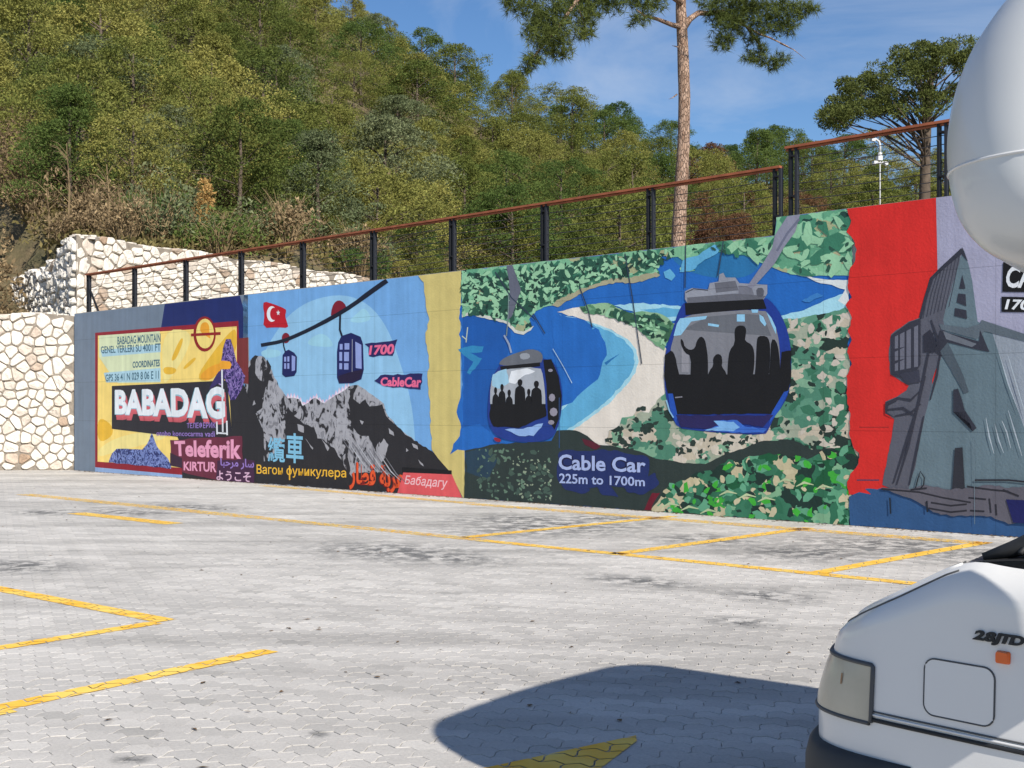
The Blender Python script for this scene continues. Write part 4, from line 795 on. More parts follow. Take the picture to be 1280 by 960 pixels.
def stone_geo(poly, dep, rr):
    n = len(poly); c = sum(poly, Vector((0, 0))) / n
    tx, tz = rr.uniform(-.12, .12), rr.uniform(-.12, .12); d0 = dep * rr.uniform(.75, 1.25)
    ring_ = lambda k, y, j: [((p.x - c.x) * k, y + (rr.uniform(-.2, .2) * dep if j else 0) + ((p.x - c.x) * tx + (p.y - c.y) * tz if j else 0), (p.y - c.y) * k) for p in poly]
    v = ring_(1.0, .03, 0) + ring_(.985, -d0 * .35, 0) + ring_(.86, -d0, 1) + ring_(.45, -d0 * 1.08, 1)
    f = [(k * n + i, k * n + (i + 1) % n, (k + 1) * n + (i + 1) % n, (k + 1) * n + i) for k in range(3) for i in range(n)] + [tuple(3 * n + i for i in range(n))]
    return c, v, f
def stone_wall(p0, p1, z0, z1, label, name='stone_wall', row=.27, mt=M_STONE, seed=1, dep=.045, thick=.6, gap=.03, top=None, sk0=0.0, sk1=0.0, near_end=False):
    """face runs p0 -> p1, seen from the right hand side of that direction"""
    p0, p1 = Vector(p0), Vector(p1); d = p1 - p0; Lw = d.length; ang = math.atan2(d.y, d.x); rr = random.Random(seed)
    root = empty(name, (p0.x, p0.y, 0), ang, label=label, category='wall')
    mb = MB(); N_ = 14; zt = (lambda q: top(q)) if top else (lambda q: z1); v = []; f = []
    for i in range(N_ + 1):
        q = Lw * i / N_; qb = q + (sk0 * thick if i == 0 else -sk1 * thick if i == N_ else 0); v += [(q, 0, z0), (q, 0, zt(q) - .03), (qb, thick, zt(q) - .03), (qb, thick, z0)]
    for i in range(N_):
        b = 4 * i
        for k in range(3): f.append((b + k, b + k + 4, b + k + 5, b + k + 1))
    f += [(0, 1, 2, 3), (4 * N_ + 3, 4 * N_ + 2, 4 * N_ + 1, 4 * N_)]
    mb.add(v, f); mb.build('mortar_core', [M_MORT], root)
    zmax = max(zt(Lw * i / 8) for i in range(9)); nr = int((zmax - z0) / row) + 3; cw_ = row * 1.35; nc = int(Lw / cw_) + 4
    pts = {}
    for r_ in range(-1, nr):
        for c_ in range(-2, nc):
            if rr.random() < .10: continue
            pts[r_, c_] = Vector(((c_ + .5 * (r_ % 2) + rr.uniform(-.36, .36)) * cw_, z0 + (r_ + .5 + rr.uniform(-.30, .30)) * row))
    stones = []
    for (r_, c_), P in pts.items():
        if not (.0 < P.x < Lw and z0 < P.y < zt(P.x) - .01): continue
        poly = [Vector(q) for q in ((max(0.012, P.x - .6), max(z0 + .012, P.y - .5)), (min(Lw - .005, P.x + .6), max(z0 + .012, P.y - .5)), (min(Lw - .005, P.x + .6), min(zt(P.x), P.y + .5)), (max(.012, P.x - .6), min(zt(P.x), P.y + .5)))]
        for dr in (-2, -1, 0, 1, 2):
            for dc in (-2, -1, 0, 1, 2):
                Q = pts.get((r_ + dr, c_ + dc))
                if Q is None or (dr == 0 and dc == 0): continue
                e = Q - P; m_ = P + e * .5 - e.normalized() * gap / 2; t_ = Vector((-e.y, e.x)); poly = clip(poly, m_, m_ + t_)
                if len(poly) < 3: break
            if len(poly) < 3: break
        if len(poly) < 3: continue
        # knock the corners off
        sm = []
        for i in range(len(poly)):
            a, b = poly[i], poly[(i + 1) % len(poly)]
            if (b - a).length > .03: sm += [a.lerp(b, .16), a.lerp(b, .84)]
        if len(sm) >= 3: stones.append(sm)
    stones.sort(key=lambda q: -q[0].x if near_end else q[0].x)
    MV = MB()
    for k, sm in enumerate(stones):
        c, v, f = stone_geo(sm, dep, rr)
        if k < 300:
            o = link('stone', mesh('stone', v, f, [mt]), root); o.location = (c.x, rr.uniform(-.012, .012), c.y)
        else: MV.add([(x + c.x, y, z + c.y) for x, y, z in v], f)
    if MV.v: MV.build('stone_infill', [mt], root, kind='stuff')
    q = .02; mbt = MB()
    while q < Lw - .1:
        w_ = rr.uniform(.2, .45)
        for k in range(2):
            if q + w_ > Lw: break
            n_ = 6; cx_ = q + w_ / 2 + (sk0 * .3 * k) ; cy_ = .15 + k * .3; hh = rr.uniform(.02, .055)
            ringp = [(cx_ + (w_ / 2 - .012) * math.cos(2 * math.pi * i / n_ + .5) * rr.uniform(.85, 1.1), cy_ + .15 * math.sin(2 * math.pi * i / n_ + .5) * rr.uniform(.85, 1.1)) for i in range(n_)]
            z_ = zt(q + w_ / 2) - .035
            mbt.add([(x, y, z_ - .03) for x, y in ringp] + [(x, y, z_ + hh) for x, y in ringp], [(i, (i + 1) % n_, n_ + (i + 1) % n_, n_ + i) for i in range(n_)] + [tuple(range(n_, 2 * n_))])
        q += w_
    mbt.build('capping', [mt], root)
    return root
stone_wall((-16.5, 20.2 * SY + .1), (W0.x - .02, 20.2 * SY + .1), 0, 4.15, 'white rubble stone wall standing left of the grey end of the mural', row=.235, seed=3, near_end=True, top=lambda s: 4.12 + .05 * math.sin(s * 2))
UC = Vector((-12.2, 21.5 * SY)); D1 = Vector((.695, .719 * SY)).normalized(); D2 = Vector((-.73, .683 * SY)).normalized()
N1 = Vector((-D1.y, D1.x)); N2 = Vector((D2.y, -D2.x))
stone_wall(UC, UC + D1 * 16, 4.0, 6.52, 'upper white stone wall running back behind the left end of the fence', row=.265, seed=8, sk0=.48, top=lambda s: 6.52 + .04 * math.sin(s * 1.7))
stone_wall(UC + D2 * 7.9, UC - D2 * .02, 4.0, 6.5, 'rough side face of the upper stone wall with deep dark joints', row=.25, mt=M_STONE2, seed=12, dep=.12, gap=.045, sk1=.48, near_end=True, top=lambda s: 5.95 + .62 * max(0, min(1, (s - 4.6) / 3.2)) + .08 * math.sin(s * 3))

# ================================================================== TERRAIN behind the wall
def smoothstep(t): t = max(0.0, min(1.0, t)); return t * t * (3 - 2 * t)
KK = [-1.5, -.67, -.30, -.17, -.04, .06, .2, .4, .7, 1.5]
TG = [.62, .60, .56, .47, .375, .35, .315, .29, .27, .2]
YS = [23, 23, 25, 30, 33, 36, 38, 40, 42, 44]
YC = [100, 100, 95, 88, 84, 86, 92, 100, 104, 104]
def vnoise(x, y): return math.sin(x * .21 + 1.3 * math.sin(y * .17)) * .5 + math.sin(y * .33 + x * .13 + 2) * .35 + math.sin(x * .61 - y * .47) * .15
def ground(x, y):
    p = Vector((x, y)); q = p - UC
    f1 = q.dot(N1); f2 = q.dot(N2)
    inside = min(f1, f2)
    base = 4.0 + 2.25 * smoothstep((inside - .35) / .9)
    if q.dot(D1) > 17: base = 4.0 + (base - 4.0) * max(0, 1 - (q.dot(D1) - 17) / 8)
    y = y / SY
    k = x / max(y, 1); ys = np.interp(k, KK, YS); yc = np.interp(k, KK, YC); tg = np.interp(k, KK, TG)
    top = CAMH + tg * yc
    if y > ys:
        t = (y - ys) / (yc - ys)
        if t < 1: h = base + (top - base) * (t ** 1.15)
        else: h = top - (y - yc) * .35
        h += vnoise(x, y) * min(1.5, (y - ys) * .12)
        return max(h, 3)
    return base
xs = np.concatenate([np.arange(-130, -40, 5), np.arange(-40, 30, 1.0), np.arange(30, 140, 5)]); ys_ = np.concatenate([np.arange(-30, 6, 3), np.arange(6, 72, 1.0), np.arange(72, 270, 6)])
V = []; idx = {}
for j, y in enumerate(ys_):
    for i, x in enumerate(xs):
        d = (Vector((x, y)) - W0).dot(WN)
        left = x < W0.x and y > 20.7 * SY
        if d > .25 and (x > W0.x or left): idx[i, j] = len(V); V.append((x, y, ground(x, y)))
        elif left: idx[i, j] = len(V); V.append((x, y, ground(x, y)))
Fq = [(idx[i, j], idx[i + 1, j], idx[i + 1, j + 1], idx[i, j + 1]) for i in range(len(xs) - 1) for j in range(len(ys_) - 1) if all(q in idx for q in ((i, j), (i + 1, j), (i + 1, j + 1), (i, j + 1)))]
def soil_mat():
    m = bpy.data.materials.new('hillside_soil'); m.use_nodes = True; t = m.node_tree; p = t.nodes['Principled BSDF']; K = t.links.new
    geo = N(t, 'ShaderNodeNewGeometry'); n = N(t, 'ShaderNodeTexNoise'); n.inputs['Scale'].default_value = .5; n.inputs['Detail'].default_value = 10; n.inputs['Roughness'].default_value = .7; K(geo.outputs['Position'], n.inputs['Vector'])
    c = N(t, 'ShaderNodeValToRGB'); e = c.color_ramp.elements; e[0].position = .3; e[0].color = (.05, .055, .02, 1); e[1].position = .7; e[1].color = (.27, .19, .11, 1); x = e.new(.5); x.color = (.13, .105, .05, 1)
    K(n.outputs['Fac'], c.inputs[0]); K(c.outputs[0], p.inputs['Base Color']); p.inputs['Roughness'].default_value = .95
    b = N(t, 'ShaderNodeBump'); b.inputs['Distance'].default_value = .3; K(n.outputs['Fac'], b.inputs['Height']); K(b.outputs[0], p.inputs['Normal']); return m
link('hillside', mesh('hillside', V, Fq, [soil_mat()], True), kind='structure')
# far ground reaching the horizon behind and beside the car park
link('ground', mesh('ground', [(-1500, -1500, -.25), (1500, -1500, -.25), (1500, 1500, -.25), (-1500, 1500, -.25)], [(0, 1, 2, 3)], [M_SOIL]), kind='structure')

# ================================================================== TREES
def leaf_mat(name, c1, c2, var=.25, tr=.35, stops=()):
    m = bpy.data.materials.new(name); m.use_nodes = True; t = m.node_tree; t.nodes.clear(); K = t.links.new
    o = N(t, 'ShaderNodeOutputMaterial'); d = N(t, 'ShaderNodeBsdfDiffuse'); tl = N(t, 'ShaderNodeBsdfTranslucent'); mx = N(t, 'ShaderNodeMixShader'); mx.inputs[0].default_value = tr
    oi = N(t, 'ShaderNodeObjectInfo'); geo = N(t, 'ShaderNodeNewGeometry'); tcn = N(t, 'ShaderNodeTexCoord')
    n = N(t, 'ShaderNodeTexNoise'); n.inputs['Scale'].default_value = .9; n.inputs['Detail'].default_value = 3; K(tcn.outputs['Object'], n.inputs['Vector'])
    a = N(t, 'ShaderNodeMath', operation='MULTIPLY_ADD'); a.inputs[1].default_value = .70; K(oi.outputs['Random'], a.inputs[0])
    b = N(t, 'ShaderNodeMath', operation='MULTIPLY_ADD'); b.inputs[1].default_value = .7; b.inputs[2].default_value = -.22; K(n.outputs['Fac'], b.inputs[0]); K(b.outputs[0], a.inputs[2])
    cr = N(t, 'ShaderNodeValToRGB'); e = cr.color_ramp.elements; e[0].position = 0; e[0].color = c1 + (1,); e[1].position = 1; e[1].color = c2 + (1,)
    for pos, c in stops: x = e.new(pos); x.color = c + (1,)
    K(a.outputs[0], cr.inputs[0])
    r = N(t, 'ShaderNodeMapRange'); r.inputs['To Min'].default_value = 1 - var; r.inputs['To Max'].default_value = 1 + var; K(geo.outputs['Random Per Island'], r.inputs['Value'])
    h = N(t, 'ShaderNodeHueSaturation'); K(cr.outputs[0], h.inputs['Color']); K(r.outputs[0], h.inputs['Value'])
    K(h.outputs[0], d.inputs['Color']); K(h.outputs[0], tl.inputs['Color']); K(d.outputs[0], mx.inputs[1]); K(tl.outputs[0], mx.inputs[2]); K(mx.outputs[0], o.inputs['Surface'])
    return m
M_PINE = leaf_mat('pine_needles', (.075, .11, .03), (.36, .33, .095), .30, .28, stops=[(.35, (.17, .19, .05)), (.7, (.27, .26, .075))])
M_GREEN = leaf_mat('dark_broadleaf', (.07, .12, .035), (.15, .20, .055), .25, .4)
M_GREY = leaf_mat('grey_green_leaf', (.13, .165, .08), (.21, .23, .12), .4, .3)
M_DEAD = leaf_mat('dry_red_needles', (.13, .065, .04), (.21, .12, .065), .3, .3)
M_TAN = leaf_mat('dry_tan_twigs', (.20, .145, .085), (.34, .25, .14), .4, .2)
M_BLOND = leaf_mat('blond_dry_plume', (.50, .32, .12), (.62, .42, .18), .3, .35)
M_BARK = mat('pine_bark', (.105, .08, .06, 1), .95, noise=.45, nscale=5, bump=.8, bscale=12)
M_FGN = leaf_mat('near_pine_needles', (.075, .11, .035), (.24, .25, .08), .4, .4, stops=[(.5, (.14, .17, .05))])

def leaf_cloud(cent, rad, per, size, up=.35, flat=1.0, ar=2.2, seedr=None, shell=.45):
    """many small pointed leaf faces on the outside of clumps; returns verts, faces"""
    r = seedr or rng; n = len(cent) * per
    c = np.repeat(cent, per, 0); rr_ = np.repeat(rad, per)
    d = r.normal(size=(n, 3)); d[:, 2] += up; d /= np.linalg.norm(d, axis=1)[:, None]
    lump = 1 + .28 * np.sin(d[:, 0] * 7 + c[:, 0] * 3) * np.sin(d[:, 1] * 6 + c[:, 1] * 5) * np.cos(d[:, 2] * 5)
    q = rr_ * (shell + (1 - shell) * r.random(n) ** .5) * lump
    p = c + d * q[:, None] * np.array([1, 1, flat])
    ax = d + r.normal(size=(n, 3)) * .75; ax /= np.linalg.norm(ax, axis=1)[:, None]
    b = np.cross(ax, r.normal(size=(n, 3))); b /= np.linalg.norm(b, axis=1)[:, None]
    s = size * r.uniform(.6, 1.4, n)[:, None]
    V = np.stack([p - ax * s, p + b * s / ar - ax * s * .1, p + ax * s, p - b * s / ar * .9 - ax * s * .1], 1).reshape(-1, 3)
    return V, np.arange(n * 4).reshape(-1, 4)
def pine_variant(i, kind):
    r = np.random.default_rng(100 + i); H = 1.0
    if kind == 'round': nC, hmin, W_ = 105, .03, .44
    elif kind == 'cone': nC, hmin, W_ = 105, .03, .40
    else: nC, hmin, W_ = 85, .22, .46           # umbrella
    c = []; rd = []
    for k in range(nC):
        z = hmin + (1 - hmin) * r.random() ** .8 * .95
        t = (z - hmin) / (1 - hmin)
        if kind == 'round': env = W_ * math.sin(math.pi * min(.97, t * .82 + .20)) ** .7
        elif kind == 'cone': env = W_ * (1 - t) ** .75 + .04
        else: env = W_ * math.sin(math.pi * min(.95, t * .75 + .25)) ** .6
        a = r.random() * 6.283; q = env * (.35 + .65 * r.random() ** .5) * (1 + .35 * math.sin(a * 3 + i * 2) * math.sin(a * 2 + t * 5))
        c.append((q * math.cos(a), q * math.sin(a), z)); rd.append((.06 + .06 * r.random()) * (1.1 if t < .7 else .8))
    V, F = leaf_cloud(np.array(c) * 8, np.array(rd) * 8, 165, .074, up=.5, flat=.78, seedr=r)
    crown = fast_mesh('crown', V, F, [M_PINE])
    mb = MB(); mb.tube([(0, 0, -1.2), (.05, .02, 2), (-.05, .06, 4.4), (0, 0, 7.2)], [.17, .13, .09, .03], 7)
    for k in range(12):
        cc = np.array(c[k * 3]) * 8; z0 = max(.8, cc[2] - 1.1); mb.tube([(0, 0, z0), tuple(cc * (.5, .5, 1) + (0, 0, -.35)), tuple(cc)], [.05, .035, .012], 4, cap=False)
    trunk = mesh('trunk', mb.v, mb.f, [M_BARK], True)
    return crown, trunk
KINDS = ['round', 'cone', 'round', 'umbrella', 'cone', 'round', 'umbrella', 'cone']
PV = [pine_variant(i, k) for i, k in enumerate(KINDS)]
def tinted(me, m):
    q = me.copy(); q.materials.clear(); q.materials.append(m); return q
PV_G = [tinted(PV[i][0], M_GREEN) for i in range(8)]; PV_D = [tinted(PV[i][0], M_DEAD) for i in range(8)]; PV_Y = [tinted(PV[i][0], M_GREY) for i in range(8)]
def tree(x, y, s, v, crownmesh=None, sx=1.0, name='pine_tree', **props):
    root = empty(name, (x, y, ground(x, y) - .15), random.uniform(0, 6.28), category='tree', **props); root.scale = (s * sx, s * sx, s)
    link('crown', crownmesh or PV[v][0], root); link('trunk', PV[v][1], root); return root
rt = random.Random(11); spots = []
def shade_lot(x, y): return False
tries = 0
while len(spots) < 280 and tries < 40000:
    tries += 1
    y = 27 + 78 * rt.random() ** .85; k = rt.uniform(-.78, .80); x = k * y
    ys0 = np.interp(k, KK, YS); q = Vector((x, y * SY)) - UC
    if y < ys0 + (3.5 if k < -.15 else 5): continue
    if y > np.interp(k, KK, YC) + 4: continue
    if min(q.dot(N1), q.dot(N2)) < 2.8 and k < -.15: continue
    sep = 3.1 + (y - 27) * .03
    if any((x - a) ** 2 + (y - b) ** 2 < sep * sep for a, b in spots): continue
    spots.append((x, y))
spots.sort(key=lambda p: p[1])
ORD = ['first', 'second', 'third', 'fourth', 'fifth', 'sixth', 'seventh', 'eighth', 'ninth']
FP = [104, 161, 225, 294, 371, 459, 558, 673, 806, 965]
def tree_label(lab, x, y, v, s):
    px = px_of(x, y)[0]; k = 'pine' if 'olive' in lab else 'dark green tree' if 'dark' in lab else 'grey green tree' if 'grey' in lab else 'rust red dying pine'
    size = ('small ' if s < .66 else 'tall ' if s > .88 else '') + {'round': 'round', 'cone': 'pointed', 'umbrella': 'flat topped'}[KINDS[v]]
    if 'pine' == k: k = 'olive pine'
    band = 'at the foot' if y < 68 else 'low down' if y < 87 else 'halfway up' if y < 110 else 'high up' if y < 132 else 'on the crest'
    if px < 95: pos = 'above the left stone wall'
    elif px < 965: i = max(j for j in range(9) if FP[j] <= max(px, 104)); pos = 'over the %s fence bay' % ORD[i]
    elif px < 1100: pos = 'left of the white lamp post'
    else: pos = 'right of the white lamp post'
    return '%s %s %s %s' % (size, k, band, pos)
for i, (x, y) in enumerate(spots):
    y *= SY; px = px_of(x, y)[0]; v = rt.randrange(8); cm = None; s = rt.uniform(.62, 1.0) * (.72 if y < 61 else 1)
    lab = 'olive green pine in the dense wood on the hillside behind the walls'
    if px > 560 and px < 1010 and y > 129 and rt.random() < .4: cm = PV_G[v]; lab = 'dark green tree in the dense wood along the hill crest'
    elif rt.random() < .13: cm = PV_G[v]; lab = 'darker green broad tree among the olive pines on the hillside'
    elif rt.random() < .10: cm = PV_Y[v]; lab = 'grey green tree among the olive pines on the hillside'
    if 860 < px < 1010 and 72 < y < 136 and rt.random() < .45: cm = PV_D[v]; lab = 'rust red dying pine on the slope behind the fence'
    tree(x, y, s, v, cm, sx=rt.uniform(1.0, 1.4), label=tree_label(lab, x, y, v, s), group='trees of the hillside wood')
# some trees that can be told apart
def at(px, y): return ((px - 640) / 960 * y, y * SY)
for px, y, s, v, m_, nm, lab in [
    (88, 27.5, .62, 1, PV_G, 'broadleaf_tree', 'dark green leafy tree just above the corner of the upper stone wall'),
    (170, 31, .45, 2, PV_Y, 'broadleaf_tree', 'low grey green tree above the upper stone wall'),
    (220, 33, .5, 0, PV_Y, 'broadleaf_tree', 'bushy grey green tree left of the blond dry plume'),
    (305, 33, .62, 4, None, 'pine_tree', 'young yellow green pine right of the blond dry plume'),
    (335, 31, .36, 5, None, 'pine_tree', 'small bushy pine on the edge of the upper stone wall right of the dry plume'),
    (402, 32, .36, 4, None, 'pine_tree', 'small bushy pine above the far end of the upper stone wall'),
    (468, 33, .38, 1, None, 'pine_tree', 'low bushy pine right behind the fence above the larger painted cabin'),
    (540, 34, .36, 5, None, 'pine_tree', 'low bushy pine right behind the fence left of the bay painting'),
    (372, 35, .52, 5, None, 'pine_tree', 'round yellow green pine above the end of the upper stone wall'),
    (440, 36, .55, 1, None, 'pine_tree', 'pine rising behind the third fence bay from the stone wall'),
    (520, 38, .5, 2, PV_G, 'broadleaf_tree', 'low dark green tree behind the fence above the yellow band'),
    (640, 40, .85, 0, PV_G, 'broadleaf_tree', 'broad dark green tree behind the fence above the small gondola'),
    (735, 40, .75, 5, None, 'pine_tree', 'bushy olive pine left of the tall pine trunk'),
    (905, 36, .55, 3, PV_D, 'pine_tree', 'brown dry pine just right of the tall pine trunk'),
    (1050, 37, .6, 0, PV_G, 'broadleaf_tree', 'dark tree behind the white lamp post'),
    (1105, 45, .8, 5, None, 'pine_tree', 'olive pine behind the two armed lamp post'),
    (965, 40, .6, 4, PV_D, 'pine_tree', 'reddish pine behind the paired fence posts')]:
    x, yy = at(px, y); tree(x, yy, s, v, m_[v] if m_ else None, sx=1.15, name=nm, label=lab)

# dry shrubs along the upper wall and under the trees
def shrub_variant(i, m_, tall):
    r = np.random.default_rng(300 + i); mb = MB()
    for k in range(70):
        a = r.random() * 6.283; q = r.uniform(.15, 1.0); h = r.uniform(.5, 1.5) * tall; b = a + r.normal() * .5
        mb.tube([(0.1 * math.cos(a), .1 * math.sin(a), -.1), (q * .5 * math.cos(a), q * .5 * math.sin(a), h * .6), (q * math.cos(b), q * math.sin(b), h)], [.014, .009, .003], 3, cap=False)
    tw = mesh('twigs', mb.v, mb.f, [M_TAN])
    c = r.normal(size=(16, 3)) * (.42, .42, .25) + (0, 0, .75 * tall); V, F = leaf_cloud(c, np.full(16, .30), 60, .055, seedr=r)
    return tw, fast_mesh('leaves', V, F, [m_])
SV = [shrub_variant(0, M_TAN, 1.1), shrub_variant(1, M_TAN, 1.5), shrub_variant(2, M_GREY, .9), shrub_variant(3, M_TAN, .8), shrub_variant(4, M_GREEN, .9)]
ns = 0; rs = random.Random(5); placed = []
while ns < 130:
    if ns < 60: px = rs.uniform(-60, 470); y = rs.uniform(23.5, 34)
    else: px = rs.uniform(430, 1230); y = rs.uniform(29, 40)
    x, yy = at(px, y); q = Vector((x, yy)) - UC
    if min(q.dot(N1), q.dot(N2)) < 1.0 and px < 470: continue
    if any((x - a) ** 2 + (yy - b) ** 2 < .9 for a, b in placed): continue
    placed.append((x, yy)); v = rs.choice([0, 1, 3, 0, 1, 2]) if px < 130 else rs.choice([0, 3, 2, 4, 1]) if px < 270 else rs.choice([2, 4, 4, 2, 0])
    s = rs.uniform(.8, 1.5); dry = v in (0, 1, 3)
    root = empty('dry_shrub' if dry else 'green_shrub', (x, yy, ground(x, yy)), rs.uniform(0, 6), category='shrub', group='low shrubs under the trees', label='%s %s at the foot of the wood %s' % ('tall' if s > 1.3 else 'low' if s < 1.0 else 'middling', 'dry tan shrub' if dry else 'green shrub', tree_label('olive', x, yy, 0, 1).split(' at the foot ')[-1].split(' low down ')[-1]))
    root.scale = (s, s, s * rs.uniform(.8, 1.2)); link('twigs', SV[v][0], root); link('leaves', SV[v][1], root); ns += 1
for k in range(64):
    px = rs.uniform(-90, 75); y = rs.uniform(22.3, 31); x, yy = at(px, y); s = rs.uniform(1.1, 1.9); v = rs.choice([0, 1, 3])
    q = Vector((x, yy)) - UC
    if abs(q.dot(N2)) < 1.2 or q.dot(N1) < 0 or any((x - a) ** 2 + (yy - b) ** 2 < 1.2 for a, b in placed): continue
    placed.append((x, yy))
    root = empty('dry_shrub', (x, yy, ground(x, yy) - .1), rs.uniform(0, 6), category='shrub', group='dry brush left of the upper stone wall', label='tall dry tan brush left of the rough side face of the upper stone wall')
    root.scale = (s, s, s); link('twigs', SV[v][0], root); link('leaves', SV[v][1], root)
x, y = at(255, 27.2); pl = empty('dry_plume', (x, y, ground(x, y)), 0, category='plant', label='tall blond dry plume standing above the upper stone wall')
mb = MB(); r = np.random.default_rng(9)
for k in range(60):
    a = r.random() * 6.28; q = r.uniform(.1, .55); h = r.uniform(.9, 1.9); mb.tube([(0, 0, 0), (q * .4 * math.cos(a), q * .4 * math.sin(a), h * .6), (q * math.cos(a), q * math.sin(a), h)], [.012, .009, .003], 3, cap=False)
mb.build('stem', [M_BLOND], pl); V, F = leaf_cloud(np.array([(0, 0, 1.6), (.1, 0, 1.85), (-.1, 0, 1.3), (.15, .1, 1.45), (0, 0, 2.1)]), np.full(5, .26), 130, .06, seedr=r); link('plume', fast_mesh('plume', V, F, [M_BLOND]), pl)
# pale bare trunks seen low in the wood
for i, (px, y, h) in enumerate([(135, 26.0, 2.6), (85, 25.6, 3.2), (118, 26.6, 1.9), (300, 33, 2.0), (60, 25.5, 2.4)]):
    x, yy = at(px, y); t_ = empty('bare_sapling', (x, yy, ground(x, yy)), 0, category='sapling', group='bare grey saplings above the stone wall', label='thin bare grey sapling above the upper stone wall')
    mb = MB(); mb.tube([(0, 0, -.2), (.05, 0, h * .5), (-.05, 0, h)], [.045, .03, .01], 5)
    mb.build('trunk', [M_TAN], t_); mb = MB()
    for k in range(14):
        a = rs.uniform(0, 6.28); z = rs.uniform(.5, .95) * h; mb.tube([(0, 0, z), (.35 * math.cos(a), .35 * math.sin(a), z + .35), (.6 * math.cos(a), .6 * math.sin(a), z + .4)], [.014, .008, .003], 3, cap=False)
    mb.build('twigs', [M_TAN], t_)
# ground cover under the wood
r = np.random.default_rng(77); C = []
while len(C) < 6500:
    y = 23 + 75 * r.random() ** 1.4; x = r.uniform(-.8, .8) * y; y *= SY; d = (Vector((x, y)) - W0).dot(WN); q = Vector((x, y)) - UC
    if d < 1.5 or (x < W0.x and y < 22 * SY): continue
    if (q.dot(D1) < 17 and abs(q.dot(N1)) < 1.0) or abs(q.dot(N2)) < 1.0: continue
    C.append((x, y, ground(x, y) + .12))
C = np.array(C); V, F = leaf_cloud(C, r.uniform(.35, .95, len(C)), 34, .11, up=.8, flat=.7, seedr=r)
link('undergrowth', fast_mesh('undergrowth', V, F, [leaf_mat('undergrowth_leaf', (.09, .10, .03), (.26, .20, .09), .45, .3)]), kind='stuff', label='mixed dry and green undergrowth between the trees', category='undergrowth')

# dry needles and dust along the foot of the wall and blown over the lot
r = np.random.default_rng(21); nL = 1290; V = []
for k in range(nL):
    if k < 1150: s_ = r.uniform(0, 27); dd = -abs(r.normal() * .12) - .01; P = Vector((W0.x, W0.y)) + WD * s_ + WN * dd
    else: yy = r.uniform(5.5, 26); P = Vector((r.uniform(-.42, .40) * yy, yy))
    if not on_lot(P.x, P.y, -.01): continue
    a = r.random() * 6.28; q = r.uniform(.012, .035); h_ = r.uniform(.001, .012); d_ = Vector((math.cos(a), math.sin(a))); n_ = Vector((-d_.y, d_.x)) * q * r.uniform(.2, .6)
    V += [(P.x - d_.x * q, P.y - d_.y * q, .005), (P.x + n_.x, P.y + n_.y, .005 + h_), (P.x + d_.x * q, P.y + d_.y * q, .006), (P.x - n_.x, P.y - n_.y, .005 + h_ * .5)]
link('leaf_litter', fast_mesh('leaf_litter', V, np.arange(len(V)).reshape(-1, 4), [mat('dead_leaf', (.16, .10, .05, 1), .9, noise=.4, nscale=3)]), kind='stuff', category='leaf litter', label='dead leaves and needles along the foot of the mural')

# ---- tall near pine and the umbrella pine
M_BARK2 = bpy.data.materials.new('plated_pine_bark'); M_BARK2.use_nodes = True
t = M_BARK2.node_tree; p = t.nodes['Principled BSDF']; K = t.links.new
tcn = N(t, 'ShaderNodeTexCoord'); mp2 = N(t, 'ShaderNodeMapping'); mp2.inputs['Scale'].default_value = (17, 17, 6.5); K(tcn.outputs['Object'], mp2.inputs['Vector'])
vo = N(t, 'ShaderNodeTexVoronoi'); vo.inputs['Scale'].default_value = 1.6; K(mp2.outputs[0], vo.inputs['Vector']); vo.feature = 'DISTANCE_TO_EDGE'
vo2 = N(t, 'ShaderNodeTexVoronoi'); vo2.inputs['Scale'].default_value = 1.6; K(mp2.outputs[0], vo2.inputs['Vector']); sp3 = N(t, 'ShaderNodeSeparateColor'); K(vo2.outputs['Color'], sp3.inputs[0])
c = N(t, 'ShaderNodeValToRGB'); e = c.color_ramp.elements; e[0].color = (.22, .13, .085, 1); e[1].color = (.42, .29, .215, 1); x_ = e.new(.5); x_.color = (.36, .24, .17, 1); K(sp3.outputs[0], c.inputs[0])
r_ = N(t, 'ShaderNodeMapRange'); r_.inputs['From Max'].default_value = .12; r_.inputs['To Min'].default_value = .5; K(vo.outputs['Distance'], r_.inputs['Value'])
h = N(t, 'ShaderNodeHueSaturation'); K(c.outputs[0], h.inputs['Color']); K(r_.outputs[0], h.inputs['Value']); K(h.outputs[0], p.inputs['Base Color']); p.inputs['Roughness'].default_value = .9
bb = N(t, 'ShaderNodeBump'); bb.inputs['Distance'].default_value = .03; K(r_.outputs[0], bb.inputs['Height']); K(bb.outputs[0], p.inputs['Normal'])
def needle_clumps(blobs, per, ln, nper, seed, wd=.004, droop=.1):
    """blobs (x,y,z,r): twig-end tufts, each a burst of thin needles"""
    r = np.random.default_rng(seed); P = []
    for (x, y, z, q, n) in blobs:
        n = int(n * .85)
        d = r.normal(size=(n, 3)); d /= np.linalg.norm(d, axis=1)[:, None]; P.append(np.array([x, y, z]) + d * (q * r.random(n) ** .45)[:, None] * (1, 1, .75))
    P = np.concatenate(P); n = len(P) * nper
    c = np.repeat(P, nper, 0); base = r.normal(size=(len(P), 3)); base[:, 2] += .3; base /= np.linalg.norm(base, axis=1)[:, None]
    d = np.repeat(base, nper, 0) * .9 + r.normal(size=(n, 3)) * .8; d[:, 2] -= droop; d /= np.linalg.norm(d, axis=1)[:, None]
    b = np.cross(d, r.normal(size=(n, 3))); b /= np.linalg.norm(b, axis=1)[:, None]; L_ = ln * r.uniform(.7, 1.2, n)[:, None]
    s0 = c + d * .01
    V = np.stack([s0 - b * wd, s0 + b * wd, s0 + d * L_], 1).reshape(-1, 3); return V, np.arange(n * 3).reshape(-1, 3)
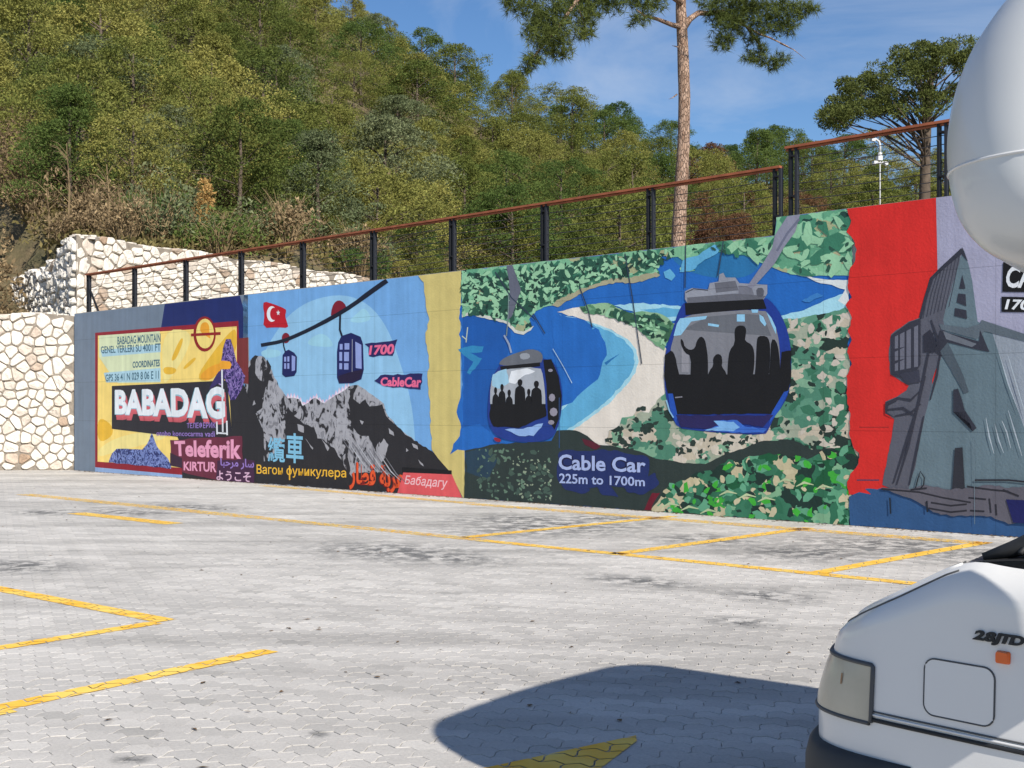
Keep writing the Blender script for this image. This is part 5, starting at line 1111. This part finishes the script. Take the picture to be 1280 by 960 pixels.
def P3(px, py, Y): return Vector(((px - 640) / 960 * Y, Y * SY, CAMH + (512 - py) / 960 * Y))
Yp = 14.2; base = P3(847.5, 318, Yp); base.z = 3.8
pine = empty('tall_pine', base, 0, category='tree', label='tall pine with bare plated trunk rising behind the wall fence')
rel = lambda v: tuple(Vector(v) - base)
tp = [(847.5, 360, .165), (848, 300, .155), (850.5, 250, .15), (854.5, 180, .135), (855.5, 120, .128), (853.5, 60, .122), (851, 10, .115), (852, -60, .105), (858, -140, .09), (850, -230, .06), (855, -300, .03)]
mb = MB(); pts = [rel(P3(a, b, Yp)) for a, b, q in tp]; fine = []; rad = []
for i in range(len(pts) - 1):
    for q in range(4):
        u = q / 4; fine.append(tuple(Vector(pts[i]).lerp(Vector(pts[i + 1]), u))); rad.append(.84 * (tp[i][2] * (1 - u) + tp[i + 1][2] * u) * random.uniform(.96, 1.05))
mb.tube(fine, rad, 14); mb.build('trunk', [M_BARK2], pine, True)
def limb(pts, r0, parent, Yf=Yp, b0=base):
    mb = MB(); n = len(pts); P = [tuple(P3(a, b, Yf + dy) - b0) for a, b, dy in pts]; mb.tube(P, [r0 * (1 - .85 * i / (n - 1)) for i in range(n)], 6); mb.build('branch', [M_BARK2], parent, True)
limb([(852, 34, 0), (840, 31, -.2), (822, 24, -.4), (806, 20, -.6), (795, 12, -.7)], .055, pine)
limb([(854, 36, 0), (862, 24, .1), (873, 16, .2), (888, 17, .3), (903, 14, .3), (920, 24, .3), (934, 34, .3), (948, 42, .2), (962, 47, .2), (985, 58, .1)], .065, pine)
limb([(934, 34, .3), (952, 60, .3), (948, 78, .3)], .03, pine); limb([(975, 54, .2), (992, 62, .2), (1007, 74, .2)], .014, pine)
limb([(852, 6, 0), (848, 0, -.1), (836, -8, -.4), (800, -30, -.7), (755, -30, -1), (720, 2, -1.2), (695, 38, -1.3), (668, 70, -1.3), (658, 82, -1.3)], .075, pine)
limb([(852, -60, 0), (900, -75, .4), (960, -50, .6), (1000, -10, .7)], .06, pine); limb([(850, -120, 0), (790, -150, -.5), (720, -120, -.8)], .06, pine)
limb([(720, 2, -1.2), (730, 28, -1.2), (731, 44, -1.2)], .02, pine); limb([(736, -20, -1.2), (680, -15, -1.2), (645, 0, -1.2)], .03, pine); limb([(846, 118, 0), (841, 122, -.1), (836, 124, -.1)], .016, pine); limb([(851, 60, 0), (845, 58, -.05), (840, 57, -.1)], .018, pine)
def bl(px, py, dy, q, n): v = P3(px, py, Yp + dy) - base; return (v.x, v.y, v.z, q, n)
B = [bl(690, 15, -1.2, .50, 190), bl(700, 40, -1.3, .36, 120), bl(678, 50, -1.3, .34, 110), bl(668, 28, -1.2, .36, 100), bl(700, 62, -1.3, .24, 60), bl(668, 74, -1.3, .2, 50), bl(658, 84, -1.3, .14, 26), bl(650, 2, -1.2, .34, 100), bl(636, -2, -1.2, .16, 26),
     bl(730, 40, -1.2, .22, 60), bl(733, 18, -1.2, .26, 70), bl(745, 0, -1, .36, 110), bl(715, -8, -1.1, .45, 150), bl(760, -10, -1, .4, 90), bl(770, 8, -.9, .22, 28),
     bl(805, 14, -.6, .3, 50), bl(820, 4, -.5, .25, 36), bl(795, 26, -.7, .16, 24), bl(800, -4, -.6, .3, 70),
     bl(915, 5, .3, .45, 150), bl(908, 32, .3, .40, 130), bl(905, 52, .3, .24, 60), bl(925, 22, .3, .38, 110), bl(948, 6, .3, .5, 160), bl(975, 10, .2, .48, 150), bl(1000, 12, .2, .3, 70), bl(1014, 12, .2, .14, 22),
     bl(960, 34, .2, .34, 90), bl(985, 32, .2, .24, 50), bl(948, 66, .3, .24, 48), bl(936, 74, .3, .18, 30), bl(962, 80, .3, .22, 40), bl(976, 74, .3, .2, 34), bl(940, 48, .3, .2, 36), bl(890, 18, .2, .2, 34), bl(888, 2, .2, .3, 60)]
rb = random.Random(3)
for k in range(34):
    B.append(bl(rb.uniform(660, 1010), rb.uniform(-250, -30), rb.uniform(-1.6, 1.6), rb.uniform(.35, .6), 60))
V, F = needle_clumps(B, 0, .15, 15, 4, wd=.0055); link('needles', fast_mesh('needles', V, F, [M_FGN]), pine)
# umbrella pine
Yu = 24.0; ub = P3(1157, 250, Yu); ub.z = 3.9
um = empty('umbrella_pine', ub, 0, category='tree', label='umbrella shaped pine against the sky beside the motorhome roof')
mb = MB(); mb.tube([tuple(P3(a, b, Yu) - ub) for a, b in ((1153, 420), (1154, 300), (1156, 240), (1157, 190), (1160, 150), (1163, 120), (1166, 90))], [.2, .19, .17, .15, .11, .08, .04], 9); mb.build('trunk', [M_BARK], um, True)
ru = random.Random(8); C = []; Rr = []
for (px, py, rx, ry, n) in [(1165, 75, 42, 16, 26), (1120, 92, 45, 15, 26), (1080, 108, 36, 12, 18), (1190, 85, 50, 18, 22), (1060, 135, 26, 10, 11), (1042, 152, 18, 9, 9), (1140, 118, 50, 10, 16), (1225, 90, 40, 22, 16), (1068, 112, 14, 7, 6), (1195, 118, 40, 8, 10), (1090, 135, 22, 6, 5), (1050, 145, 20, 10, 12), (1075, 128, 26, 8, 12), (1115, 140, 34, 7, 9), (1150, 136, 30, 7, 7), (1210, 62, 30, 10, 10), (1168, 62, 30, 6, 8), (1118, 130, 40, 4, 5)]:
    for k in range(n):
        v = P3(px + ru.uniform(-1, 1) * rx, py + ru.uniform(-1, 1) * ry, Yu + ru.uniform(-1.6, 1.6)) - ub; C.append(tuple(v)); Rr.append(ru.uniform(.22, .42))
        if k % 5 == 0:
            mb = MB(); mid = v * .6; mid.z = max(v.z - .9, 5.2); m2 = Vector((0, 0, max(5.2, v.z - 1.5))); mb.tube([tuple(m2), tuple((mid.x * .8, mid.y * .8, mid.z + .4)), tuple(v)], [.035, .022, .008], 5, cap=False); mb.build('branch', [M_BARK], um, True)
V, F = leaf_cloud(np.array(C), np.array(Rr), 190, .05, up=.4, flat=.6, ar=3.0, seedr=np.random.default_rng(5)); link('crown', fast_mesh('crown', V, F, [leaf_mat('umbrella_pine_needles', (.035, .06, .02), (.13, .15, .045), .35, .25)]), um)

# ---- white lamp post
M_WHITE = mat('white_enamel', (.58, .59, .60, 1), .35, spec=.5)
lb = P3(1100, 260, 18); lb.z = 3.95; lp = empty('lamp_post', lb, R(20), category='lamp post', label='slim white lamp post with a bent top and two small arms behind the fence')
hz = lambda py: CAMH + (512 - py) / 960 * 18 - lb.z
mb = MB(); mb.tube([(0, 0, 0), (0, 0, hz(205)), (0, 0, hz(184))], [.017, .016, .026], 10); mb.tube([(0, 0, hz(190)), (0, 0, hz(182)), (-.03, 0, hz(177)), (-.12, 0, hz(174.5)), (-.2, 0, hz(175))], .028, 8); mb.build('pole', [M_WHITE], lp, True)
for sgn in (-1, 1):
    mb = MB(); mb.tube([(0, 0, hz(205)), (sgn * .08, 0, hz(202.5)), (sgn * .12, 0, hz(203))], .02, 6); mb.box((sgn * .15, 0, hz(203.5)), (.045, .05, .03)); mb.tube([(sgn * .15, 0, hz(203.5)), (sgn * .17, -.02, hz(206.5))], [.03, .042], 8); mb.build('floodlight', [M_WHITE], lp)
mb = MB(); mb.box((-.02, 0, hz(198)), (.06, .05, .05)); mb.tube([(.0, 0, hz(196)), (.0, 0, hz(191))], [.055, .05], 8); mb.box((-.2, 0, hz(176)), (.05, .04, .025)); mb.build('junction_box', [M_WHITE], lp)

# ================================================================== MOTORHOME
AX = Vector((-.80, .60)); CX = Vector((.60, .80))          # heading of the nose; across, away from the viewer
F_ = Vector((.693, 3.429))
VANG = math.atan2(-AX.y, -AX.x)                 # local x = backwards from the nose (u), local y = across (v)
van = empty('motorhome', (F_.x, F_.y, 0), VANG, category='motorhome', label='white motorhome with an overcab bulge parked nose left beside the camera')
VW = 2.0
M_VWHITE = mat('white_vehicle_paint', (.70, .695, .68, 1), .28, spec=.5, coat=.35, noise=.02, nscale=2)
M_GRP = mat('white_glassfibre', (.64, .65, .64, 1), .33, spec=.5, coat=.2, noise=.03, nscale=1.5)
M_BLK = mat('black_plastic', (.022, .023, .025, 1), .55, noise=.2, nscale=30); M_BUMP = mat('dark_grey_bumper', (.045, .048, .052, 1), .6, noise=.15, nscale=12)
M_GLASSD = mat('dark_glass', (.012, .014, .016, 1), .06, spec=.6); M_LENS = mat('headlight_lens', (.46, .42, .33, 1), .22, spec=.6, noise=.12, nscale=9)
M_AMB = mat('amber_lens', (.75, .13, .015, 1), .25, spec=.6); M_TYRE = mat('tyre_rubber', (.02, .02, .02, 1), .85); M_RIM = mat('grey_wheel_rim', (.4, .4, .42, 1), .4, metal=.6)
M_BULB = mat('brown_bulb', (.30, .16, .08, 1), .4)
M_GASK = mat('gasket_grey', (.075, .078, .082, 1), .5)
# plan outline of the nose: near side wing tapering in, rounded corner, slightly bowed front
_ctl = [(2.2, 0), (1.6, 0), (1.3, 0), (1.1, 0), (.95, .006), (.82, .022), (.70, .043), (.58, .069), (.46, .096), (.34, .123), (.24, .149), (.17, .173), (.115, .203), (.07, .243), (.04, .292), (.02, .36), (.0, .46), (-.02, .60), (-.035, .8), (-.04, 1.0)]
_fine = [Vector(q) for q in smooth(_ctl, 3, False)]
_cum = [0.0]
for a_, b_2 in zip(_fine[:-1], _fine[1:]): _cum.append(_cum[-1] + (b_2 - a_).length)
def plan(p):
    p = min(max(p, 0), _cum[-1]); x = float(np.interp(p, _cum, [q.x for q in _fine])); y = float(np.interp(p, _cum, [q.y for q in _fine])); e = .01
    x1 = float(np.interp(min(p + e, _cum[-1]), _cum, [q.x for q in _fine])); y1 = float(np.interp(min(p + e, _cum[-1]), _cum, [q.y for q in _fine]))
    x0 = float(np.interp(max(p - e, 0), _cum, [q.x for q in _fine])); y0 = float(np.interp(max(p - e, 0), _cum, [q.y for q in _fine]))
    t_ = Vector((x1 - x0, y1 - y0)).normalized(); n = Vector((-t_.y, t_.x))
    return Vector((x, y)), n
def loc_world(c): return F_ + (-AX) * c[0] + CX * c[1]
def pw(px, y, ins=0.0):                         # where a ray of the photo meets the near wing: path length and height
    lo, hi = 0.9, _cum[-1] - .95
    for _ in range(40):
        mid = (lo + hi) / 2; c, n = plan(mid); wq = loc_world(c - n * ins)
        if 640 + FL * wq.x / wq.y > px: lo = mid
        else: hi = mid
    wq = loc_world(plan(lo)[0] - plan(lo)[1] * ins); return lo, CAMH + (512 - y) / FL * wq.y
_tops = sorted([pw(px, y, .05) for px, y in [(1044, 794), (1060, 777), (1085, 761), (1110, 747), (1150, 726), (1180, 712), (1208, 699), (1240, 707), (1275, 713)]])
_tops = [q for q in _tops if q[0] < 1.9] + [(1.94, 1.084), (1.98, 1.069), (2.05, 1.037), (2.12, 1.012), (2.19, .996)]
_tp = [0] + [q[0] for q in _tops] + [2.35, _cum[-1]]; _tw = [_tops[0][1] + .01] + [q[1] for q in _tops] + [.968, .925]
def top(p): return sum(float(np.interp(p + d, _tp, _tw)) for d in (-.05, -.03, -.01, .01, .03, .05)) / 6
P_COWL = _tops[2][0]
def side(p, w):
    c, n = plan(p); T = top(p); t = max(0, (w - .74) / max(.05, T - .74))
    fr = max(0, min(1, (p - 1.94) / .3))
    ins = .02 * t + .05 * max(0, (t - .78) / .22) ** 2.2 + .05 * t * fr
    q = c - n * ins; return Vector((q.x, q.y, w))
def mir(v): return Vector((v[0], VW - v[1], v[2]))
pp = sorted(set([round(x, 4) for x in list(np.linspace(0, 1.2, 7)) + list(np.linspace(1.26, _cum[-1], 48))]))
wt = [0, .2, .45, .6, .7, .78, .83, .87, .91, .94, .965, .985, 1]
def rows(p): T = top(p); return [.62, .66, .70, .74] + [.74 + (T - .74) * t for t in wt[1:]]
for mirror in (False, True):
    v = []; nr = len(rows(0))
    for p in pp: v += [side(p, w_) for w_ in rows(p)]
    if mirror: v = [mir(q) for q in v]
    f = [(i * nr + j, i * nr + j + 1, (i + 1) * nr + j + 1, (i + 1) * nr + j) if not mirror else (i * nr + j, (i + 1) * nr + j, (i + 1) * nr + j + 1, i * nr + j + 1) for i in range(len(pp) - 1) for j in range(nr - 1)]
    link('wing', mesh('wing', v, f, [M_VWHITE], True), van)
pb = [p for p in pp if p >= P_COWL - .02]; nt_ = 16; v = []
for p in pb:
    a = side(p, top(p)); b = mir(a)
    for j in range(nt_ + 1):
        t_ = j / nt_; q = a.lerp(b, t_); q.z = a.z + .008 * math.sin(math.pi * t_) - .003; v.append(q)
f = [(i * (nt_ + 1) + j, i * (nt_ + 1) + j + 1, (i + 1) * (nt_ + 1) + j + 1, (i + 1) * (nt_ + 1) + j) for i in range(len(pb) - 1) for j in range(nt_)]
link('bonnet', mesh('bonnet', v, f, [M_VWHITE], True), van)
def on(p, w, off=0.0): q = side(p, w); c, n = plan(p); return q + Vector((n.x, n.y, 0)) * off
def ribbon(ps, ws, r, name, m_, off=.001): mb = MB(); mb.tube([tuple(on(p, w_, off)) for p, w_ in zip(ps, ws)], r, 6); return mb.build(name, [m_], van, True)
sp_p = [p for p in pp if P_COWL - .01 <= p <= 2.2]
ribbon(sp_p, [top(p) - .016 for p in sp_p], .0028, 'shut_line', M_GASK, .001); ribbon(sp_p, [top(p) - .002 for p in sp_p], .006, 'edge_bead', M_VWHITE, -.004)
ribbon(sp_p, [top(p) + .004 for p in sp_p], .0026, 'shut_line', M_GASK, -.012)
cA = side(P_COWL, top(P_COWL))
def cw(u, v_): return cA.z - .004 + .02 * math.sin(math.pi * v_ / VW) + (u - cA.x) * .12
v = []; U_ = [cA.x - .01 + .05 * i for i in range(6)]; V0 = cA.y + .01
for u in U_:
    for j in range(9): v_ = V0 - (u - cA.x) * .24 + j * (VW - 2 * V0) / 8; v.append((u, v_, cw(u, v_)))
f = [(i * 9 + j, i * 9 + j + 1, (i + 1) * 9 + j + 1, (i + 1) * 9 + j) for i in range(5) for j in range(8)]
link('cowl', mesh('cowl', v, f, [M_BLK], True), van)
mb = MB()
for j in range(14): mb.box((cA.x + .1, .3 + j * .1, cw(cA.x + .1, .3 + j * .1) + .004), (.05, .012, .004), 0)
mb.build('cowl_grille', [M_GASK], van)
u0 = cA.x
mb = MB(); mb.tube([(u0 + .02, V0 + .03, cA.z + .012), (u0 + .09, V0 + .05, cA.z + .035), (u0 + .16, V0 + .06, cA.z + .065), (u0 + .24, V0 + .07, cA.z + .10), (u0 + .30, V0 + .08, cA.z + .115)], [.01, .022, .03, .04, .045], 9)
mb.tube([(u0 + .10, V0 + .12, cA.z + .03), (u0 + .14, V0 + .3, cA.z + .06), (u0 + .25, V0 + .8, cA.z + .13)], [.02, .012, .006], 6)
for k in range(5): mb.tube([(u0 + .12 + k * .035, V0 + .01, cA.z + .03 + k * .015), (u0 + .13 + k * .04, V0 + .08, cA.z + .06 + k * .02)], .008, 5)
mb.build('wiper', [M_BLK], van, True)
wb = u0 + .27; ws = [((wb, .07, cA.z + .03), (wb, VW - .07, cA.z + .03)), ((wb + .42, .14, 1.95), (wb + .42, VW - .14, 1.95))]
link('windscreen', mesh('windscreen', [ws[0][0], ws[0][1], ws[1][1], ws[1][0]], [(0, 1, 2, 3)], [M_GLASSD]), van)
mb = MB()
for v_ in (.07, VW - .07): mb.tube([(wb, v_, cA.z - .02), (wb + .42, v_ + (.06 if v_ < 1 else -.06), 1.98)], .035, 8)
mb.build('windscreen_pillar', [M_VWHITE], van, True)
for v_, sg in ((0, 1), (VW, -1)):
    mb = MB(); mb.box((1.75, v_ + .03 * sg, .84), (.45, .03, .36)); d = mb.build('cab_door', [M_VWHITE], van)
    mb = MB(); mb.box((1.65, v_ + .035 * sg, 1.53), (.45, .012, .33)); mb.build('door_window', [M_GLASSD], d)
    mb = MB(); mb.box((2.05, v_ - .01 * sg, 1.12), (.06, .015, .012)); mb.build('door_handle', [M_BLK], d)
OV0, OV1 = -.08, VW + .08
mb = MB(); x0, x1, y0, y1, z0, z1 = 2.2, 6.2, OV0, OV1, .45, 2.72; bv = .08
sec = [(y0, z0), (y0, z1 - bv), (y0 + bv * .4, z1 - bv * .3), (y0 + bv, z1), (y1 - bv, z1), (y1 - bv * .4, z1 - bv * .3), (y1, z1 - bv), (y1, z0)]
mb.add([(x0, y, z) for y, z in sec] + [(x1, y, z) for y, z in sec], [(i, (i + 1) % 8, 8 + (i + 1) % 8, 8 + i) for i in range(8)] + [tuple(range(8))[::-1], tuple(range(8, 16))]); mb.build('living_body', [M_GRP], van)
mb = MB(); mb.box((3.5, y0 - .01, 1.6), (.5, .015, .3)); mb.box((5.2, y0 - .01, 1.6), (.4, .015, .3)); mb.build('side_window', [M_GLASSD], van)
# overcab: front profile solved from its outline against the sky
OR_ = .30; camL = Vector((-((-AX).dot(F_)), -(CX.dot(F_))))
def ov_fit(px, y):
    k = (px - 640) / FL; ru = .8 * k - .6; rv = .6 * k + .8; n = Vector((-rv, ru)).normalized()
    uf = (n.dot(camL) - OR_ - n.y * (OV0 + OR_)) / n.x - OR_
    tp_ = Vector((uf + OR_, OV0 + OR_)) + n * OR_; return CAMH + (512 - y) / FL * loc_world(tp_).y, uf
fit = [ov_fit(px, y) for px, y in [(1280, 333), (1250, 325), (1222, 308), (1200, 280), (1190, 250), (1184, 215), (1183, 185), (1186, 150), (1194, 110), (1208, 72), (1225, 40), (1250, 0)]]
prof = [(fit[0][0] - .012, fit[0][1] + .08, .16)] + [(w_, u_, i_) for (w_, u_), i_ in zip(fit, [.09, .05, .02, .006, 0, 0, 0, .002, .006, .014, .026, .045])]
wl, ul = prof[-1][:2]; prof += [(wl + .045, ul + .07, .07), (wl + .08, ul + .16, .10), (wl + .105, ul + .28, .15), (wl + .12, ul + .5, .24)]
for _ in range(2):
    q_ = [prof[0]]
    for a_, b_3 in zip(prof[:-1], prof[1:]): q_ += [tuple(a_[i] * .75 + b_3[i] * .25 for i in range(3)), tuple(a_[i] * .25 + b_3[i] * .75 for i in range(3))]
    prof = q_ + [prof[-1]]
def ring(w_, uf, ins, off=0.0):
    uf -= off; y0_, y1_ = OV0 + ins - off, OV1 - ins + off; r_ = OR_; P = [(2.22, y0_)]
    for i in range(15): a = math.pi / 2 * i / 14; P.append((uf + r_ - r_ * math.sin(a), y0_ + r_ - r_ * math.cos(a)))
    for i in range(1, 8): q = i / 8; P.append((uf - .05 * math.sin(math.pi * q), y0_ + r_ + (y1_ - y0_ - 2 * r_) * q))
    for i in range(15): a = math.pi / 2 * (1 - i / 14); P.append((uf + r_ - r_ * math.sin(a), y1_ - r_ + r_ * math.cos(a)))
    P.append((2.22, y1_)); return [(x, y, w_) for x, y in P]
rg = [ring(*q) for q in prof]; n = len(rg[0]); v = [q for r0 in rg for q in r0]
f = [(i * n + j, (i + 1) * n + j, (i + 1) * n + j + 1, i * n + j + 1) for i in range(len(rg) - 1) for j in range(n - 1)] + [tuple(range(n)), tuple(range((len(rg) - 1) * n, len(rg) * n))[::-1]]
ov = link('overcab', mesh('overcab', v, f, [M_GRP], True), van)
wj = 2.215; uj = float(np.interp(wj, [q[0] for q in prof], [q[1] for q in prof]))
mb = MB(); mb.tube(ring(wj, uj, 0, .0), .004, 6); mb.build('joint_trim', [M_VWHITE], ov, True)
def patch(ps, w0, w1, off, name, m_, par=van, nrow=6, dome=0.0):
    v = []
    for i, p in enumerate(ps):
        for j in range(nrow + 1):
            t_ = j / nrow; e = dome * math.sin(math.pi * t_) ** .5 * max(0, math.sin(math.pi * i / (len(ps) - 1))) ** .5 if dome else 0
            v.append(on(p, w0 + (w1 - w0) * t_, off + e))
    f = [(i * (nrow + 1) + j, (i + 1) * (nrow + 1) + j, (i + 1) * (nrow + 1) + j + 1, i * (nrow + 1) + j + 1) for i in range(len(ps) - 1) for j in range(nrow)]
    return link(name, mesh(name, v, f, [m_], True), par)
pH, wH0 = pw(1087, 902); wH1 = pw(1087, 834)[1]
ph = [pH + i * .018 for i in range(30)]
hl = patch(ph, wH0, wH1, .006, 'headlight', M_LENS, dome=.006)
mb = MB(); nn = 6; lp_ = [on(p, wH0 - .004, .004) for p in ph] + [on(ph[-1] + .004, wH0 + (wH1 - wH0) * i / 5, .004) for i in range(6)] + [on(p, wH1 + .005, .004) for p in ph[::-1]] + [on(ph[0] - .006, wH1 + (wH0 - wH1) * i / 5, .004) for i in range(6)]; lp_.append(lp_[0]); mb.tube([tuple(q) for q in lp_], .0065, 8, cap=False); mb.build('gasket', [M_GASK], hl, True)
patch([pH + .100, pH + .103, pH + .106], wH0 + .085, wH0 + .115, .0125, 'bulb', M_BULB, hl, 2)
pm = [p for p in pp if p <= pH - .005] + [pH - .004]
for dw, r_, m_ in ((.012, .0026, M_GASK), (.003, .004, M_VWHITE), (-.010, .0062, M_BLK)): ribbon(pm, [pw(1100, 897)[1] + dw] * len(pm), r_, 'side_moulding', m_, .002)
for mirror in (False, True):
    v = []; W_ = [(.30, .0), (.32, .03), (.45, .04), (.59, .038), (.632, .028), (.648, .012), (.645, -.02)]
    pbm = [p for p in pp if p > pH - .15]
    for i, p in enumerate(pbm):
        for w_, o_ in W_:
            q = on(p, .65, o_ * min(1, (i + 1) / 4)); q.z = w_; v.append(mir(q) if mirror else q)
    k = len(W_); link('bumper', mesh('bumper', v, [(i * k + j, i * k + j + 1, (i + 1) * k + j + 1, (i + 1) * k + j) for i in range(len(pbm) - 1) for j in range(k - 1)], [M_BUMP], True), van)
mb = MB(); mb.box((-.03, VW / 2, .80), (.02, .35, .07)); mb.build('grille', [M_BLK], van)
def rrect(u0, u1, w0, w1, r_, n=6):
    P = []
    for cx, cz, a0 in ((u1 - r_, w1 - r_, 0), (u0 + r_, w1 - r_, 90), (u0 + r_, w0 + r_, 180), (u1 - r_, w0 + r_, 270)):
        for i in range(n + 1): a = R(a0 + 90 * i / n); P.append((cx + r_ * math.cos(a), cz + r_ * math.sin(a)))
    return P
pl0, wl1 = pw(1154, 822); pl1 = pw(1242, 838)[0]; wl0 = pw(1154, 892)[1]
fl = rrect(pl1, pl0, wl0, wl1, .03); fc = ((pl0 + pl1) / 2, (wl0 + wl1) / 2)
v = [tuple(on(fc[0] + (a - fc[0]) * q / 4, fc[1] + (b - fc[1]) * q / 4, .0025)) for q in range(1, 5) for a, b in fl]; k = len(fl)
flap = link('fuel_flap', mesh('fuel_flap', v, [tuple(range(k))] + [(q * k + i, (q + 1) * k + i, (q + 1) * k + (i + 1) % k, q * k + (i + 1) % k) for q in range(3) for i in range(k)][::1], [M_VWHITE], True), van)
mb = MB(); mb.tube([tuple(on(p, w_, .0015)) for p, w_ in fl + [fl[0]]], .0024, 6, cap=False); mb.build('flap_gap', [M_GASK], flap, True)
r0_, rw1 = pw(1243, 813); r1_, rw0 = pw(1261, 832); P = rrect(r1_, r0_, rw0, rw1, .006, 3); k = len(P); cr0 = ((r0_ + r1_) / 2, (rw0 + rw1) / 2)
v = [tuple(on(p, w_, .001)) for p, w_ in P] + [tuple(on(cr0[0] + (p - cr0[0]) * .8, cr0[1] + (w_ - cr0[1]) * .85, .013)) for p, w_ in P]
mb = MB(); mb.add(v, [(i, (i + 1) % k, k + (i + 1) % k, k + i) for i in range(k)] + [tuple(range(k, 2 * k))]); mb.build('side_repeater', [M_AMB], van)
cu = bpy.data.curves.new('t', 'FONT'); cu.body = '2.8.JTD'; cu.offset = .045; cu.shear = .25; cu.extrude = .03; cu.space_character = .85; o = bpy.data.objects.new('t', cu); COL.objects.link(o)
ev = o.evaluated_get(bpy.context.evaluated_depsgraph_get()); me = ev.to_mesh(); co = np.array([q.co for q in me.vertices]); Fc = [tuple(q.vertices) for q in me.polygons]; ev.to_mesh_clear(); bpy.data.objects.remove(o)
b0_, bw0 = pw(1214, 803); b1_, _ = pw(1279, 806); bw1 = pw(1214, 787)[1]; lo, hi = co.min(0), co.max(0); v = []
for x, y, z in co: v.append(tuple(on(b0_ + (b1_ - b0_) * (x - lo[0]) / (hi[0] - lo[0]), bw0 + (bw1 - bw0) * (y - lo[1]) / (hi[1] - lo[1]), .002 + (z - lo[2]) / (hi[2] - lo[2]) * .005)))
link('badge_lettering', mesh('badge_lettering', v, Fc, [M_BLK]), van, label='dark 2.8 JTD badge lettering')
for u in (1.15, 4.7):
    for v_ in (.14, VW - .14):
        mb = MB(); mb.tube([(u, v_ - .11, .33), (u, v_ - .09, .33), (u, v_ + .09, .33), (u, v_ + .11, .33)], [.29, .33, .33, .29], 28); wh = mb.build('wheel', [M_TYRE], van, True)
        mb = MB(); sg = -1 if v_ < 1 else 1; mb.tube([(u, v_ + sg * .10, .33), (u, v_ + sg * .118, .33)], [.20, .17], 20); mb.build('rim', [M_RIM], wh, True)
mb = MB(); mb.box((3.1, VW / 2, .40), (2.8, VW / 2 - .2, .06)); mb.box((.55, VW / 2, .74), (.02, VW / 2 - .2, .22)); mb.build('underside', [M_BLK], van)
mb = MB(); mb.tube([(1.2, -.02, 1.35), (1.14, -.2, 1.40)], .025, 6); mb.box((1.12, -.30, 1.48), (.06, .12, .24)); mb.build('door_mirror', [M_BLK], van)
